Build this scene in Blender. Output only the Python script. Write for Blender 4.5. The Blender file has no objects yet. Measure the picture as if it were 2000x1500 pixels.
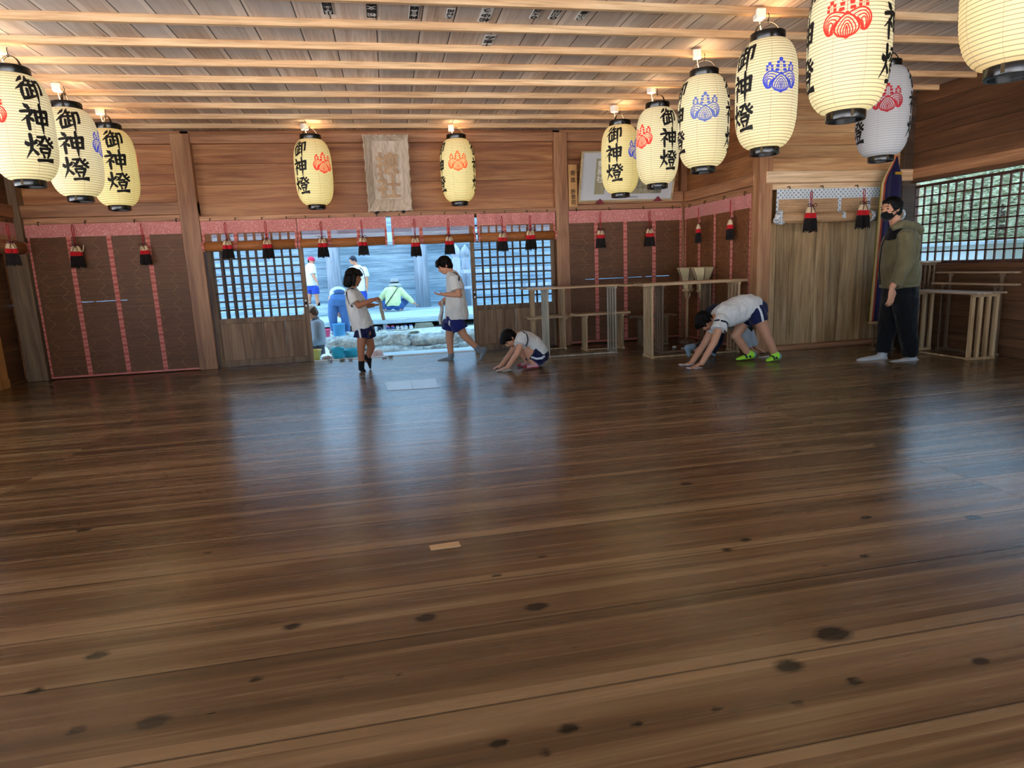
import bpy, bmesh, math, random
import numpy as np
from mathutils import Vector, Matrix
random.seed(7)
SC = bpy.context.scene
SKY_S, FRONT_S, EXPO = 3.8, 11.5, 0.0
COL = SC.collection
PI = math.pi
# ------------------------------------------------------------------ camera
CAM_H, FPX = 1.15, 1234.24
YAW, PITCH, ROLL = 0.18558894, 0.18184015, -0.04305189
def _axes():
    cy, sy, cp, sp = math.cos(YAW), math.sin(YAW), math.cos(PITCH), math.sin(PITCH)
    fwd = Vector((sy*cp, cy*cp, -sp)); right = Vector((cy, -sy, 0)); up = right.cross(fwd)
    cr, sr = math.cos(ROLL), math.sin(ROLL)
    return right*cr + up*sr, up*cr - right*sr, fwd
AR, AU, AF = _axes()
CAM = Vector((0, 0, CAM_H))
cd = bpy.data.cameras.new('camera'); co = bpy.data.objects.new('camera', cd); COL.objects.link(co)
cd.sensor_fit = 'HORIZONTAL'; cd.sensor_width = 36; cd.lens = FPX/2000*36; cd.clip_start = .05; cd.clip_end = 300
m = Matrix.Identity(4)
for i in range(3):
    m[i][0], m[i][1], m[i][2], m[i][3] = AR[i], AU[i], -AF[i], CAM[i]
co.matrix_world = m
SC.camera = co
def at(px, py, Y):                       # where the sight line of a pixel meets the plane y = Y
    d = AR*(px-1000) + AU*(750-py) + AF*FPX
    return CAM + d*(Y/d.y)
# ------------------------------------------------------------------ objects
def link(name, me, parent=None):
    o = bpy.data.objects.new(name, me); COL.objects.link(o)
    if parent is not None: o.parent = parent
    return o
def tag(o, label=None, cat=None, group=None, kind=None):
    if label: o['label'] = label
    if cat: o['category'] = cat
    if group: o['group'] = group
    if kind: o['kind'] = kind
    return o
def thing(name, label, cat, loc=(0,0,0), rz=0.0, group=None):
    o = link(name, None); o.location = loc; o.rotation_euler = (0,0,rz); o.empty_display_size = .1
    return tag(o, label, cat, group)
def copy_tree(o, parent=None):
    c = o.copy(); COL.objects.link(c); c.parent = parent
    for ch in list(o.children): copy_tree(ch, c)
    return c
def V(*a): return Vector(a)
class MB:
    """collects shapes with a per-corner 'pl' colour (random, across 0..1, random)"""
    def __init__(s): s.v=[]; s.f=[]; s.c=[]; s.off=Vector((0,0,0)); s.mi=[]; s.cur=0
    def face(s, idx, col): s.f.append(idx); s.c.append(col); s.mi.append(s.cur)
    def add(s, vs): 
        n=len(s.v); s.v += [Vector(x)-s.off for x in vs]; return n
    def box(s, x0,x1,y0,y1,z0,z1, rnd=None, axis=None, M=None):
        r = random.random() if rnd is None else rnd; b = random.random()
        P=[V(x,y,z) for x in (x0,x1) for y in (y0,y1) for z in (z0,z1)]
        if M is not None: P=[M@p for p in P]
        n=s.add(P)
        Fs=((0,1,3,2),(4,6,7,5),(0,4,5,1),(2,3,7,6),(0,2,6,4),(1,5,7,3))
        for q in Fs:
            if axis is None: s.face([n+i for i in q], [(r,.5,b,1)]*4)
            else:
                bit={'x':4,'y':2,'z':1}[axis]
                s.face([n+i for i in q], [(r,1.0 if (i&bit) else 0.0,b,1) for i in q])
        return s
    def bar(s, a, b, w, h, up=V(0,0,1)):
        a=Vector(a); b=Vector(b); t=(b-a); L=t.length; t.normalize()
        u=up.cross(t)
        if u.length<1e-4: u=V(1,0,0).cross(t)
        u.normalize(); v=t.cross(u)
        M=Matrix.Translation(a)@Matrix(((t.x,u.x,v.x),(t.y,u.y,v.y),(t.z,u.z,v.z))).to_4x4()
        return s.box(0,L,-w/2,w/2,-h/2,h/2,M=M)
    def tube(s, pts, rad, n=10, lat=None, cap=True, closed=False):
        pts=[Vector(p) for p in pts]; k=len(pts); rr=random.random()
        if not isinstance(rad,(list,tuple)): rad=[rad]*k
        T=[]
        for i in range(k):
            if closed: t=pts[(i+1)%k]-pts[i-1]
            else: t=pts[min(i+1,k-1)]-pts[max(i-1,0)]
            if t.length<1e-9: t=V(0,0,1)
            T.append(t.normalized())
        ref = Vector(lat) if lat is not None else (V(0,0,1) if abs(T[0].z)<.9 else V(1,0,0))
        rings=[]
        for i in range(k):
            t=T[i]; u=ref-t*ref.dot(t)
            if u.length<1e-4: u=V(0,1,0)-t*t.y
            u.normalize()
            if lat is None: ref=u
            w=t.cross(u); r=rad[i]; a,b=(r if isinstance(r,(tuple,list)) else (r,r))
            rings.append(s.add([pts[i]+u*(a*math.cos(2*PI*j/n))+w*(b*math.sin(2*PI*j/n)) for j in range(n)]))
        c=(rr,.5,random.random(),1)
        for i in range(k if closed else k-1):
            A,B=rings[i],rings[(i+1)%k]
            for j in range(n): s.face([A+j,A+(j+1)%n,B+(j+1)%n,B+j],[c]*4)
        if cap and not closed:
            s.face([rings[0]+j for j in reversed(range(n))],[c]*n); s.face([rings[-1]+j for j in range(n)],[c]*n)
        return s
    def lathe(s, prof, n=32, M=None, cap=True):
        c=(random.random(),.5,random.random(),1); rings=[]
        for r,z in prof:
            P=[V(r*math.cos(2*PI*j/n),r*math.sin(2*PI*j/n),z) for j in range(n)]
            if M is not None: P=[M@p for p in P]
            rings.append(s.add(P))
        for A,B in zip(rings,rings[1:]):
            for j in range(n): s.face([A+j,A+(j+1)%n,B+(j+1)%n,B+j],[c]*4)
        if cap:
            s.face([rings[0]+j for j in reversed(range(n))],[c]*n); s.face([rings[-1]+j for j in range(n)],[c]*n)
        return s
    def ell(s, c, R, ax=None, n=14, m_=9):
        c=Vector(c); ax=ax or (V(1,0,0),V(0,1,0),V(0,0,1)); col=(random.random(),.5,random.random(),1); rings=[]
        for i in range(1,m_):
            th=PI*i/m_
            rings.append(s.add([c+ax[0]*(R[0]*math.sin(th)*math.cos(2*PI*j/n))+ax[1]*(R[1]*math.sin(th)*math.sin(2*PI*j/n))-ax[2]*(R[2]*math.cos(th)) for j in range(n)]))
        p0=s.add([c-ax[2]*R[2]]); p1=s.add([c+ax[2]*R[2]])
        for A,B in zip(rings,rings[1:]):
            for j in range(n): s.face([A+j,A+(j+1)%n,B+(j+1)%n,B+j],[col]*4)
        for j in range(n):
            s.face([p0,rings[0]+(j+1)%n,rings[0]+j],[col]*3); s.face([p1,rings[-1]+j,rings[-1]+(j+1)%n],[col]*3)
        return s
    def prism(s, poly, h, M):            # poly in local xy, extruded along local z
        n=len(poly); A=s.add([M@V(x,y,0) for x,y in poly]); B=s.add([M@V(x,y,h) for x,y in poly]); c=(random.random(),.5,random.random(),1)
        s.face([A+i for i in reversed(range(n))],[c]*n); s.face([B+i for i in range(n)],[c]*n)
        for i in range(n): s.face([A+i,A+(i+1)%n,B+(i+1)%n,B+i],[c]*4)
        return s
    def grid(s, fn, nu, nv):             # sheet fn(u,v)
        n=s.add([fn(i/nu,j/nv) for i in range(nu+1) for j in range(nv+1)]); c=(random.random(),.5,random.random(),1)
        for i in range(nu):
            for j in range(nv):
                a=n+i*(nv+1)+j; s.face([a,a+nv+1,a+nv+2,a+1],[c]*4)
        return s
    def mesh(s, name):
        me=bpy.data.meshes.new(name); me.from_pydata([tuple(v) for v in s.v],[],s.f)
        at_=me.color_attributes.new('pl','FLOAT_COLOR','CORNER')
        flat=[x for c in s.c for q in c for x in q]
        at_.data.foreach_set('color', flat)
        if any(s.mi): me.polygons.foreach_set('material_index', s.mi)
        me.validate(); me.update(); return me
    def build(s, name, mat, parent=None, smooth=False, bevel=0.0, thick=0.0, recalc=False, seg=1):
        me=s.mesh(name)
        for mm in (mat if isinstance(mat,(list,tuple)) else [mat]): me.materials.append(mm)
        if recalc:
            bm=bmesh.new(); bm.from_mesh(me); bmesh.ops.recalc_face_normals(bm,faces=bm.faces); bm.to_mesh(me); bm.free()
        if smooth: me.polygons.foreach_set('use_smooth',[True]*len(me.polygons))
        o=link(name, me, parent)
        if thick:
            md=o.modifiers.new('solid','SOLIDIFY'); md.thickness=thick; md.offset=0
        if bevel:
            md=o.modifiers.new('bevel','BEVEL'); md.width=bevel; md.segments=seg; md.limit_method='ANGLE'; md.angle_limit=.6
        return o
def blob(mb, voxel, smooth_it=6, fac=.5, wrinkle=0.0, wscale=9.0):
    """closed overlapping shapes -> one continuous skin"""
    me=mb.mesh('blob'); o=link('blob', me)
    bm=bmesh.new(); bm.from_mesh(me); bmesh.ops.recalc_face_normals(bm,faces=bm.faces); bm.to_mesh(me); bm.free()
    r=o.modifiers.new('r','REMESH'); r.mode='VOXEL'; r.voxel_size=voxel; r.adaptivity=0
    sm=o.modifiers.new('s','SMOOTH'); sm.factor=fac; sm.iterations=smooth_it
    dg=bpy.context.evaluated_depsgraph_get()
    out=bpy.data.meshes.new_from_object(o.evaluated_get(dg)); bpy.data.objects.remove(o); bpy.data.meshes.remove(me)
    if wrinkle:
        from mathutils import noise
        n=len(out.vertices); co_=np.empty(n*3); out.vertices.foreach_get('co',co_); no_=np.empty(n*3); out.vertices.foreach_get('normal',no_)
        co_=co_.reshape(-1,3); no_=no_.reshape(-1,3)
        d=np.array([noise.noise(Vector((c[0]*wscale,c[1]*wscale,c[2]*wscale*.55)))+.5*noise.noise(Vector((c[0]*wscale*2.3,c[1]*wscale*2.3+3,c[2]*wscale*1.3))) for c in co_])
        co_=co_+no_*(d*wrinkle)[:,None]; out.vertices.foreach_set('co',co_.ravel())
    out.polygons.foreach_set('use_smooth',[True]*len(out.polygons)); out.update()
    return out
def text_mesh(s, size, offset=0.0, extrude=0.0, cut=0.0, vertical=True, lead=1.0):
    c=bpy.data.curves.new('t','FONT'); c.body='\n'.join(s) if vertical else s
    c.size=size; c.align_x='CENTER'; c.align_y='CENTER'; c.space_line=lead; c.extrude=extrude; c.resolution_u=3
    o=bpy.data.objects.new('t',c); COL.objects.link(o)
    dg=bpy.context.evaluated_depsgraph_get()
    me=bpy.data.meshes.new_from_object(o.evaluated_get(dg))
    bpy.data.objects.remove(o); bpy.data.curves.remove(c)
    bm=bmesh.new(); bm.from_mesh(me)
    xs=[v.co.x for v in bm.verts]; ys=[v.co.y for v in bm.verts]
    if xs:
        cx=(min(xs)+max(xs))/2; cy=(min(ys)+max(ys))/2
        for v in bm.verts: v.co.x-=cx; v.co.y-=cy
    if offset:                           # heavier weight: shifted copies
        base=bm.verts[:]+bm.edges[:]+bm.faces[:]
        for i in range(6):
            a=PI*i/3; d=bmesh.ops.duplicate(bm,geom=base)
            bmesh.ops.translate(bm,verts=[g for g in d['geom'] if isinstance(g,bmesh.types.BMVert)],vec=(offset*math.cos(a),offset*math.sin(a),.00005*(i+1)))
    if cut and xs:
        for ax,vals in ((0,xs),(1,ys)):
            h=(max(vals)-min(vals))/2; k=int(h/cut)+1
            for i in range(-k,k+1):
                p=[0,0,0]; n=[0,0,0]; p[ax]=i*cut; n[ax]=1
                bmesh.ops.bisect_plane(bm, geom=bm.verts[:]+bm.edges[:]+bm.faces[:], plane_co=p, plane_no=n)
    bmesh.ops.triangulate(bm, faces=bm.faces[:])
    bm.to_mesh(me); bm.free(); me.materials.clear(); return me
# ------------------------------------------------------------------ materials
def S(h):                                # sRGB hex -> linear
    h=h.lstrip('#'); o=[]
    for i in (0,2,4):
        c=int(h[i:i+2],16)/255; o.append(c/12.92 if c<=.04045 else ((c+.055)/1.055)**2.4)
    return (*o,1)
class NT:
    def __init__(s, name):
        s.m=bpy.data.materials.new(name); s.m.use_nodes=True; s.t=s.m.node_tree; s.t.nodes.clear()
        s.out=s.n('ShaderNodeOutputMaterial'); s.b=s.n('ShaderNodeBsdfPrincipled'); s.l(s.b.outputs[0], s.out.inputs[0])
    def n(s, t, **k):
        x=s.t.nodes.new(t)
        for a,b in k.items(): setattr(x,a,b)
        return x
    def l(s,a,b): s.t.links.new(a,b)
    def put(s, sock, v):
        if isinstance(v,(int,float,tuple,list)): sock.default_value=v
        else: s.l(v,sock)
    def math(s, op, a, b=0.0, c=None, clamp=False):
        x=s.n('ShaderNodeMath',operation=op,use_clamp=clamp); s.put(x.inputs[0],a); s.put(x.inputs[1],b)
        if c is not None: s.put(x.inputs[2],c)
        return x.outputs[0]
    def mix(s, f, a, b, mode='MIX'):
        x=s.n('ShaderNodeMix',data_type='RGBA',blend_type=mode); s.put(x.inputs[0],f); s.put(x.inputs[6],a); s.put(x.inputs[7],b); return x.outputs[2]
    def ramp(s, f, stops, interp='LINEAR'):
        x=s.n('ShaderNodeValToRGB'); x.color_ramp.interpolation=interp; e=x.color_ramp.elements
        while len(e)<len(stops): e.new(.5)
        for i,(p,c) in enumerate(stops): e[i].position=p; e[i].color=c
        s.put(x.inputs[0],f); return x.outputs[0]
    def coord(s, which='Object'): return s.n('ShaderNodeTexCoord').outputs[which]
    def vm(s, op, a, b=None):
        x=s.n('ShaderNodeVectorMath',operation=op); s.put(x.inputs[0],a)
        if b is not None: s.put(x.inputs[1],b)
        return x.outputs['Value'] if op in ('LENGTH','DISTANCE','DOT_PRODUCT') else x.outputs[0]
    def noise(s, vec, scale, detail=4, rough=.55, dist=0.0):
        x=s.n('ShaderNodeTexNoise'); s.put(x.inputs['Vector'],vec); x.inputs['Scale'].default_value=scale; x.inputs['Detail'].default_value=detail
        x.inputs['Roughness'].default_value=rough; x.inputs['Distortion'].default_value=dist; return x.outputs[0]
    def sep(s, v):
        x=s.n('ShaderNodeSeparateXYZ'); s.put(x.inputs[0],v); return x.outputs
    def remap(s, v, a,b,c,d):
        x=s.n('ShaderNodeMapRange'); s.put(x.inputs[0],v)
        for i,q in enumerate((a,b,c,d)): x.inputs[i+1].default_value=q
        return x.outputs[0]
    def bump(s, h, strength=.2, dist=.01):
        x=s.n('ShaderNodeBump'); x.inputs['Strength'].default_value=strength; x.inputs['Distance'].default_value=dist; s.put(x.inputs['Height'],h); s.l(x.outputs[0], s.b.inputs['Normal'])
    def set(s, **k):
        names=dict(col='Base Color',rough='Roughness',metal='Metallic',spec='Specular IOR Level',emi='Emission Color',es='Emission Strength',coat='Coat Weight',cr='Coat Roughness',alpha='Alpha',trans='Transmission Weight',sheen='Sheen Weight')
        for a,b in k.items(): s.put(s.b.inputs[names[a]],b)
        return s
def wood(name, dark, mid, light, axis='x', rough=.55, var=.5, knots=None, bump=.15, scale=1.0, sap=False, spec=.4, spots=None, grey=None, coat=0.0, stretch=.45, fine=.62, seam=.85):
    N=NT(name); co_=N.coord()
    pl=N.n('ShaderNodeAttribute',attribute_name='pl'); pc=N.sep(pl.outputs['Color'])
    sc={'x':(stretch,7,7),'y':(7,stretch,7),'z':(7,7,stretch)}[axis]
    offs=N.vm('MULTIPLY', pl.outputs['Color'], (13.0,0.0,17.0))
    offv=N.n('ShaderNodeCombineXYZ'); N.l(pc[0],offv.inputs[0]); N.l(pc[2],offv.inputs[1]); N.l(pc[0],offv.inputs[2])
    off=N.vm('MULTIPLY', offv.outputs[0], (13.0,17.0,11.0))
    v=N.vm('ADD', N.vm('MULTIPLY', co_, tuple(q*scale for q in sc)), off)
    a=N.noise(v, 1.3, 6, .6, .9)
    q_=stretch*5.5; fs={'x':(q_,60,60),'y':(60,q_,60),'z':(60,60,q_)}[axis]
    f=N.noise(N.vm('ADD',N.vm('MULTIPLY',co_,tuple(q*scale for q in fs)),off), 1.0, 3, .6, .3)
    col=N.ramp(a, [(.30,dark),(.50,mid),(.70,light)])
    col=N.mix(1.0, col, N.ramp(f,[(.25,(fine,fine*.97,fine*.94,1)),(.55,(1,1,1,1)),(.8,(1.12,1.12,1.12,1))]), 'MULTIPLY')
    br=N.remap(pc[0],0,1,1-var*.5,1+var*.5)
    bv=N.n('ShaderNodeCombineXYZ')
    for i in range(3): N.l(br,bv.inputs[i])
    col=N.mix(1.0,col,bv.outputs[0],'MULTIPLY')
    if grey is not None:                 # weathered grey areas
        g=N.noise(N.vm('ADD',co_,off),.8,3)
        col=N.mix(N.remap(g,.42,.62,0,.75),col,grey)
    if sap:                              # pale sapwood along one plank edge
        e=N.math('ABSOLUTE',N.math('SUBTRACT',pc[1],N.math('ROUND',pc[2])))
        w=N.math('MULTIPLY',N.math('ADD',N.math('FRACT',N.math('MULTIPLY',pc[2],7.3)),.1),.22)
        k=N.math('GREATER_THAN',w,N.math('ADD',e,N.math('MULTIPLY',N.math('SUBTRACT',a,.5),.12)))
        col=N.mix(N.math('MULTIPLY',k,.55),col,light)
        ed=N.math('MINIMUM',pc[1],N.math('SUBTRACT',1.0,pc[1]))
        col=N.mix(N.remap(ed,.0,.018,seam,0),col,(.012,.008,.006,1))
    kd=None
    ksc={'x':(.55,1.6,1.6),'y':(1.6,.55,1.6),'z':(1.6,1.6,.55)}[axis]
    if knots:
        dens,size=knots
        vo=N.n('ShaderNodeTexVoronoi'); N.l(N.vm('ADD',N.vm('MULTIPLY',co_,ksc),off),vo.inputs['Vector']); vo.inputs['Scale'].default_value=1.0
        g=N.sep(vo.outputs['Color'])
        thr=N.math('MULTIPLY',N.math('GREATER_THAN',dens,g[0]),N.math('MULTIPLY',N.math('ADD',g[1],.25),size))
        wob=N.math('MULTIPLY',N.math('SUBTRACT',f,.5),size*.8)
        kd=N.math('SUBTRACT',1.0,N.math('DIVIDE',N.math('ADD',vo.outputs['Distance'],wob),N.math('MAXIMUM',thr,1e-4)),clamp=True)
        col=N.mix(N.remap(kd,.0,.5,0,.88),col,tuple(q*.16 for q in dark[:3])+(1,))
    if spots:                            # individual knots at their own places: (x, y, size)
        wob=N.math('MULTIPLY',N.math('SUBTRACT',a,.5),1.1); best=N.n('ShaderNodeAttribute',attribute_name='knot').outputs['Fac']
        q=N.math('ADD',best,wob)
        col=N.mix(N.remap(q,.75,1.25,.93,0),col,tuple(c*.08 for c in dark[:3])+(1,))
    N.set(col=col, rough=N.remap(f,.2,.8,rough-.06,rough+.08), spec=spec, coat=coat, cr=.25)
    if bump: N.bump(N.math('ADD',f,N.math('MULTIPLY',a,1.5)),bump,.004)
    return N.m
def plain(name, col, rough=.6, metal=0.0, spec=.4, var=.12, vs=14.0, bump=0.0, emi=None, es=0.0, sheen=0.0):
    N=NT(name); c=N.coord(); n=N.noise(c,vs,4)
    N.set(col=N.mix(1.0,col,N.ramp(n,[(.3,(1-var,)*3+(1,)),(.7,(1+var*.6,)*3+(1,))]),'MULTIPLY'),rough=rough,metal=metal,spec=spec,sheen=sheen)
    if emi: N.set(emi=emi,es=es)
    if bump: N.bump(n,bump,.004)
    return N.m
def cloth(name, col, rough=.85, vs=260.0, var=.14):
    N=NT(name); c=N.coord(); n=N.noise(c,vs,2); n2=N.noise(c,7.0,3)
    k=N.mix(1.0,col,N.ramp(n2,[(.3,(1-var,)*3+(1,)),(.7,(1.04,)*3+(1,))]),'MULTIPLY')
    N.set(col=k,rough=rough,spec=.2,sheen=.15); N.bump(n,.12,.002); return N.m
def brocade(name, base, dark, light, sc, diamonds=False):
    N=NT(name); x,y,z=N.sep(N.coord()); h=N.math('ADD',x,y)
    def tri(v,k): return N.math('PINGPONG',v,k)
    u=N.math('ADD',tri(h,sc),tri(z,sc)); w=N.math('FRACT',N.math('DIVIDE',u,sc*.5))
    n=N.noise(N.coord(),70,3)
    col=N.mix(N.remap(w,.35,.5,0,.55),base,dark); col=N.mix(N.remap(n,.5,.66,0,.65),col,light)
    if diamonds:
        d=N.math('ADD',N.math('ABSOLUTE',N.math('SUBTRACT',N.math('FRACT',N.math('DIVIDE',z,.11)),.5)),0.0)
        col=N.mix(N.remap(N.math('ABSOLUTE',N.math('SUBTRACT',d,.14)),.0,.05,.75,0),col,dark)
        col=N.mix(N.math('LESS_THAN',d,.05),col,dark); col=N.mix(N.math('GREATER_THAN',d,.47),col,dark)
    N.set(col=col,rough=.7,spec=.3,sheen=.2); N.bump(n,.15,.002); return N.m
def star_brocade(name, base, dark, c=.052):
    N=NT(name); x,y,z=N.sep(N.coord()); h=N.math('ADD',x,y)
    def cell(v,o): return N.math('ABSOLUTE',N.math('SUBTRACT',N.math('FRACT',N.math('ADD',N.math('DIVIDE',v,c),o)),.5))
    k=None
    for o,s in ((0.0,.26),(.5,.26)):
        d=N.math('ADD',cell(h,o),cell(z,o)); ring=N.math('LESS_THAN',N.math('ABSOLUTE',N.math('SUBTRACT',d,s*.62)),.075)
        dia=N.math('MAXIMUM',ring,N.math('LESS_THAN',d,.03)); k=dia if k is None else N.math('MAXIMUM',k,dia)
    ln=N.math('MAXIMUM',N.math('LESS_THAN',cell(N.math('ADD',h,z),.25),.03),N.math('LESS_THAN',cell(N.math('SUBTRACT',h,z),.25),.03))
    k=N.math('MAXIMUM',k,N.math('MULTIPLY',ln,.35))
    N.set(col=N.mix(N.math('MULTIPLY',k,.85),base,dark),rough=.7,spec=.3,sheen=.2); return N.m
def sudare(name, base, lightc, axis='x', alpha=1.0):
    """bamboo splints with woven zigzag threads"""
    N=NT(name); x,y,z=N.sep(N.coord()); h=x if axis=='x' else y
    st=N.math('PINGPONG',z,.0035); n=N.noise(N.vm('MULTIPLY',N.coord(),(3,3,160)),1.0,3)
    col=N.mix(N.remap(n,.3,.7,0,1),tuple(c*.55 for c in base[:3])+(1,),tuple(c*1.35 for c in base[:3])+(1,))
    t=N.math('MULTIPLY',N.math('PINGPONG',N.math('ADD',z,N.math('MULTIPLY',N.math('FLOOR',N.math('DIVIDE',h,.21)),.05)),.075),1.1)
    d=N.math('ABSOLUTE',N.math('SUBTRACT',N.math('FRACT',N.math('DIVIDE',N.math('ADD',h,t),.21)),.5))
    n2=N.noise(N.coord(),9,3)
    col=N.mix(N.math('MULTIPLY',N.math('LESS_THAN',d,.013),N.remap(n2,.35,.6,.12,.8)),col,lightc)
    N.set(col=col,rough=.55,spec=.35); N.bump(st,.5,.003)
    if alpha<1.0:
        tr=N.n('ShaderNodeBsdfTransparent'); mx=N.n('ShaderNodeMixShader'); N.put(mx.inputs[0],alpha)
        N.l(tr.outputs[0],mx.inputs[1]); N.l(N.b.outputs[0],mx.inputs[2]); N.l(mx.outputs[0],N.out.inputs[0])
    return N.m
M={}
M['wallwood']=wood('wall_wood',S('80492a'),S('a56b40'),S('c28c5a'),'x',.5,.3,knots=(.16,.09))
M['wallwood_y']=wood('wall_wood_side',S('7a4728'),S('a0673c'),S('bd8451'),'y',.5,.3,knots=(.16,.09))
M['wallnew']=wood('pale_wall_wood',S('b07c4f'),S('cf9d6b'),S('e2b988'),'x',.5,.22,knots=(.2,.06))
M['post']=wood('post_wood',S('87583a'),S('a8754f'),S('c29266'),'z',.5,.3,knots=(.15,.06))
M['postgrey']=wood('old_post_wood',S('5f4a36'),S('7d654c'),S('96805f'),'z',.6,.3)
M['rail']=wood('rail_wood',S('85593a'),S('a97550'),S('c4936a'),'x',.5,.3,knots=(.1,.06))
M['rail_y']=wood('rail_wood_side',S('85593a'),S('a97550'),S('c4936a'),'y',.5,.3)
M['palerail']=wood('pale_rail_wood',S('c39a70'),S('d9b48b'),S('e8caa4'),'x',.5,.2,knots=(.12,.04))
M['ceil']=wood('ceiling_wood',S('b0937c'),S('cfb7a2'),S('e3d4c4'),'y',.55,.55,knots=(.14,.07),sap=True,grey=S('b3aaa4'))
M['batten']=wood('batten_wood',S('b5865c'),S('d6ad80'),S('e8c99f'),'x',.5,.35,knots=(.12,.04))
M['door']=wood('door_wood',S('5e4631'),S('7e6248'),S('987b5c'),'z',.6,.25)
M['doorboard']=wood('door_board_wood',S('6a4c34'),S('8b6a4d'),S('a58364'),'z',.6,.3,knots=(.2,.06))
M['darkwood']=wood('dark_wood',S('35261b'),S('4d3827'),S('644b38'),'x',.6,.3)
M['darkwood_y']=wood('dark_wood_side',S('4c301e'),S('6c472c'),S('865d3e'),'y',.6,.3)
M['lattice']=wood('lattice_wood',S('34251b'),S('4a372a'),S('5d4839'),'z',.55,.2)
M['redlattice']=wood('reddish_lattice_wood',S('3a2018'),S('532f22'),S('6a4231'),'z',.5,.2)
M['sugi']=wood('cedar_door_wood',S('8a6a42'),S('b58f62'),S('d0ae82'),'z',.55,.4,scale=1.4)
M['table']=wood('table_wood',S('9c7a52'),S('bf9d72'),S('d6b88e'),'z',.5,.35)
M['tabletop']=wood('table_top_wood',S('94704a'),S('b8936a'),S('cfae84'),'x',.45,.3)
M['tabletop_y']=wood('table_top_wood_side',S('8f7050'),S('b5977a'),S('cdb497'),'y',.35,.3)
M['tablegrey']=wood('weathered_table_wood',S('8a7b66'),S('aa9c86'),S('c2b6a0'),'z',.5,.3)
M['tabledark']=wood('old_table_wood',S('5d4733'),S('7e644b'),S('967c62'),'z',.5,.3)
M['orangelit_board']=wood('orange_lit_board_wood',S('a06a35'),S('c48a4c'),S('dba566'),'z',.5,.25)  # light wood, the orange glow falling on it put into the colour
M['plaque']=wood('plaque_wood',S('a8937a'),S('bfac96'),S('d2c2ae'),'z',.65,.15)
M['plaquecarve']=wood('carved_letter_wood',S('94704c'),S('b58d62'),S('d0ac80'),'z',.5,.1)
M['platewood']=wood('name_plate_wood',S('b5824a'),S('cf9c62'),S('deb07a'),'z',.5,.1)
M['patchwood']=wood('patch_wood',S('b08a5c'),S('c8a273'),S('d8b688'),'x',.45,.1)
M['pink']=brocade('pink_brocade',S('d0827a'),S('9c4a44'),S('ecb6ac'),.018)
M['pinkstrip']=brocade('pink_strip_brocade',S('dd8676'),S('97322e'),S('eaaa98'),.013,True)
M['grey']=star_brocade('grey_brocade',S('d2d6d8'),S('2c3440'))
M['mat']=sudare('bamboo_blind',S('664023'),S('a97f50'))
M['mat_y']=sudare('bamboo_blind_side',S('7a4a2a'),S('c4955f'),'y')
M['matthin']=sudare('thin_bamboo_blind',S('a5683a'),S('c99a62'),alpha=.45)
M['roll']=sudare('rolled_bamboo_blind',S('a3622f'),S('c08a50'))
M['rollpale']=sudare('pale_rolled_bamboo',S('b98f66'),S('d8b98f'))
M['black']=plain('black_lacquer',S('0d0c0b'),.22,spec=.5,var=.1)
M['iron']=plain('dark_iron',S('1a1817'),.45,metal=.8)
M['bronze']=plain('old_bronze',S('4a3d26'),.45,metal=.7)
M['redcord']=cloth('red_cord',S('a5121c'))
M['darkcord']=cloth('dark_red_cord',S('5c1d18'))
M['cream']=cloth('cream_silk',S('d8c098'))
M['redband']=cloth('red_band',S('c01820'))
M['fringe']=cloth('black_fringe',S('1b1412'),vs=90,var=.4)
M['white']=plain('white_plastic',S('e6e4da'),.45,var=.04)
M['paper']=plain('white_paper',S('e8e6e0'),.8,var=.05)
M['ink']=plain('black_ink',S('0e0d0d'),.7,var=.05)
M['brownink']=plain('brown_ink',S('4a3018'),.7)
M['picmat']=plain('picture_mat',S('c4c6c8'),.7,var=.03)
M['picframe']=wood('picture_frame_wood',S('a08a64'),S('c0aa80'),S('d2bf97'),'x',.4,.1)
M['redmetal']=plain('crimson_tassel_hook',S('7a1c2c'),.5)
# ------------------------------------------------------------------ the setting
D=8.90; CZ=3.0; XR=4.35; XL=-4.42; XU=-4.36; XW=6.40; FY=7.0
def struct(o, kind='structure'): o['kind']=kind; return o
# floor boards run along x in three bays
spots=[(0.42,1.956,.05),(1.262,1.562,.075),(1.041,1.456,.06),(0.364,1.37,.035),(0.536,1.345,.022),(0.758,1.346,.022),(0.969,1.308,.025),(1.169,1.353,.032),(1.564,1.344,.035),(1.724,1.982,.03),(1.376,2.234,.035),(1.257,2.174,.035),(0.481,1.702,.02),(1.53,1.954,.018),(2.418,2.172,.05),(1.995,2.302,.035),(1.454,2.933,.04),(0.53,2.317,.03),(-0.4,2.049,.045),(0.043,1.984,.045),(0.325,2.219,.03),(-0.846,2.755,.025),(-0.518,2.256,.02),(-0.225,1.732,.025),(-0.052,1.701,.02),(0.184,1.359,.03),(0.287,1.304,.025),(-0.7,1.662,.05),(-0.893,1.679,.035),(-1.093,1.893,.035),(-1.515,3.207,.04),(-1.633,3.275,.03),(-0.464,1.784,.03),(-0.989,2.04,.05),(2.344,3.392,.045),(2.316,3.251,.04),(3.159,3.559,.04)]
M['floor']=wood('floor_wood',S('4b3824'),S('6b5136'),S('957957'),'x',.24,.6,stretch=.22,fine=.80,seam=.6,knots=(.5,.085),bump=.10,sap=True,spec=.4,spots=spots)
seam=[-3.0,-2.7,-2.4,-2.1,-1.8,-1.5,-1.2,-.9,-.6,-.3,0,.29,.58,.88,1.178,1.503,1.887,2.183,2.583,2.887,3.176,3.431,3.73,4.02,4.318,4.6,4.82,5.2]
while seam[-1]<8.75: seam.append(seam[-1]+random.choice((.24,.27,.3,.33)))
seam[-1]=9.02
mb=MB()
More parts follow.
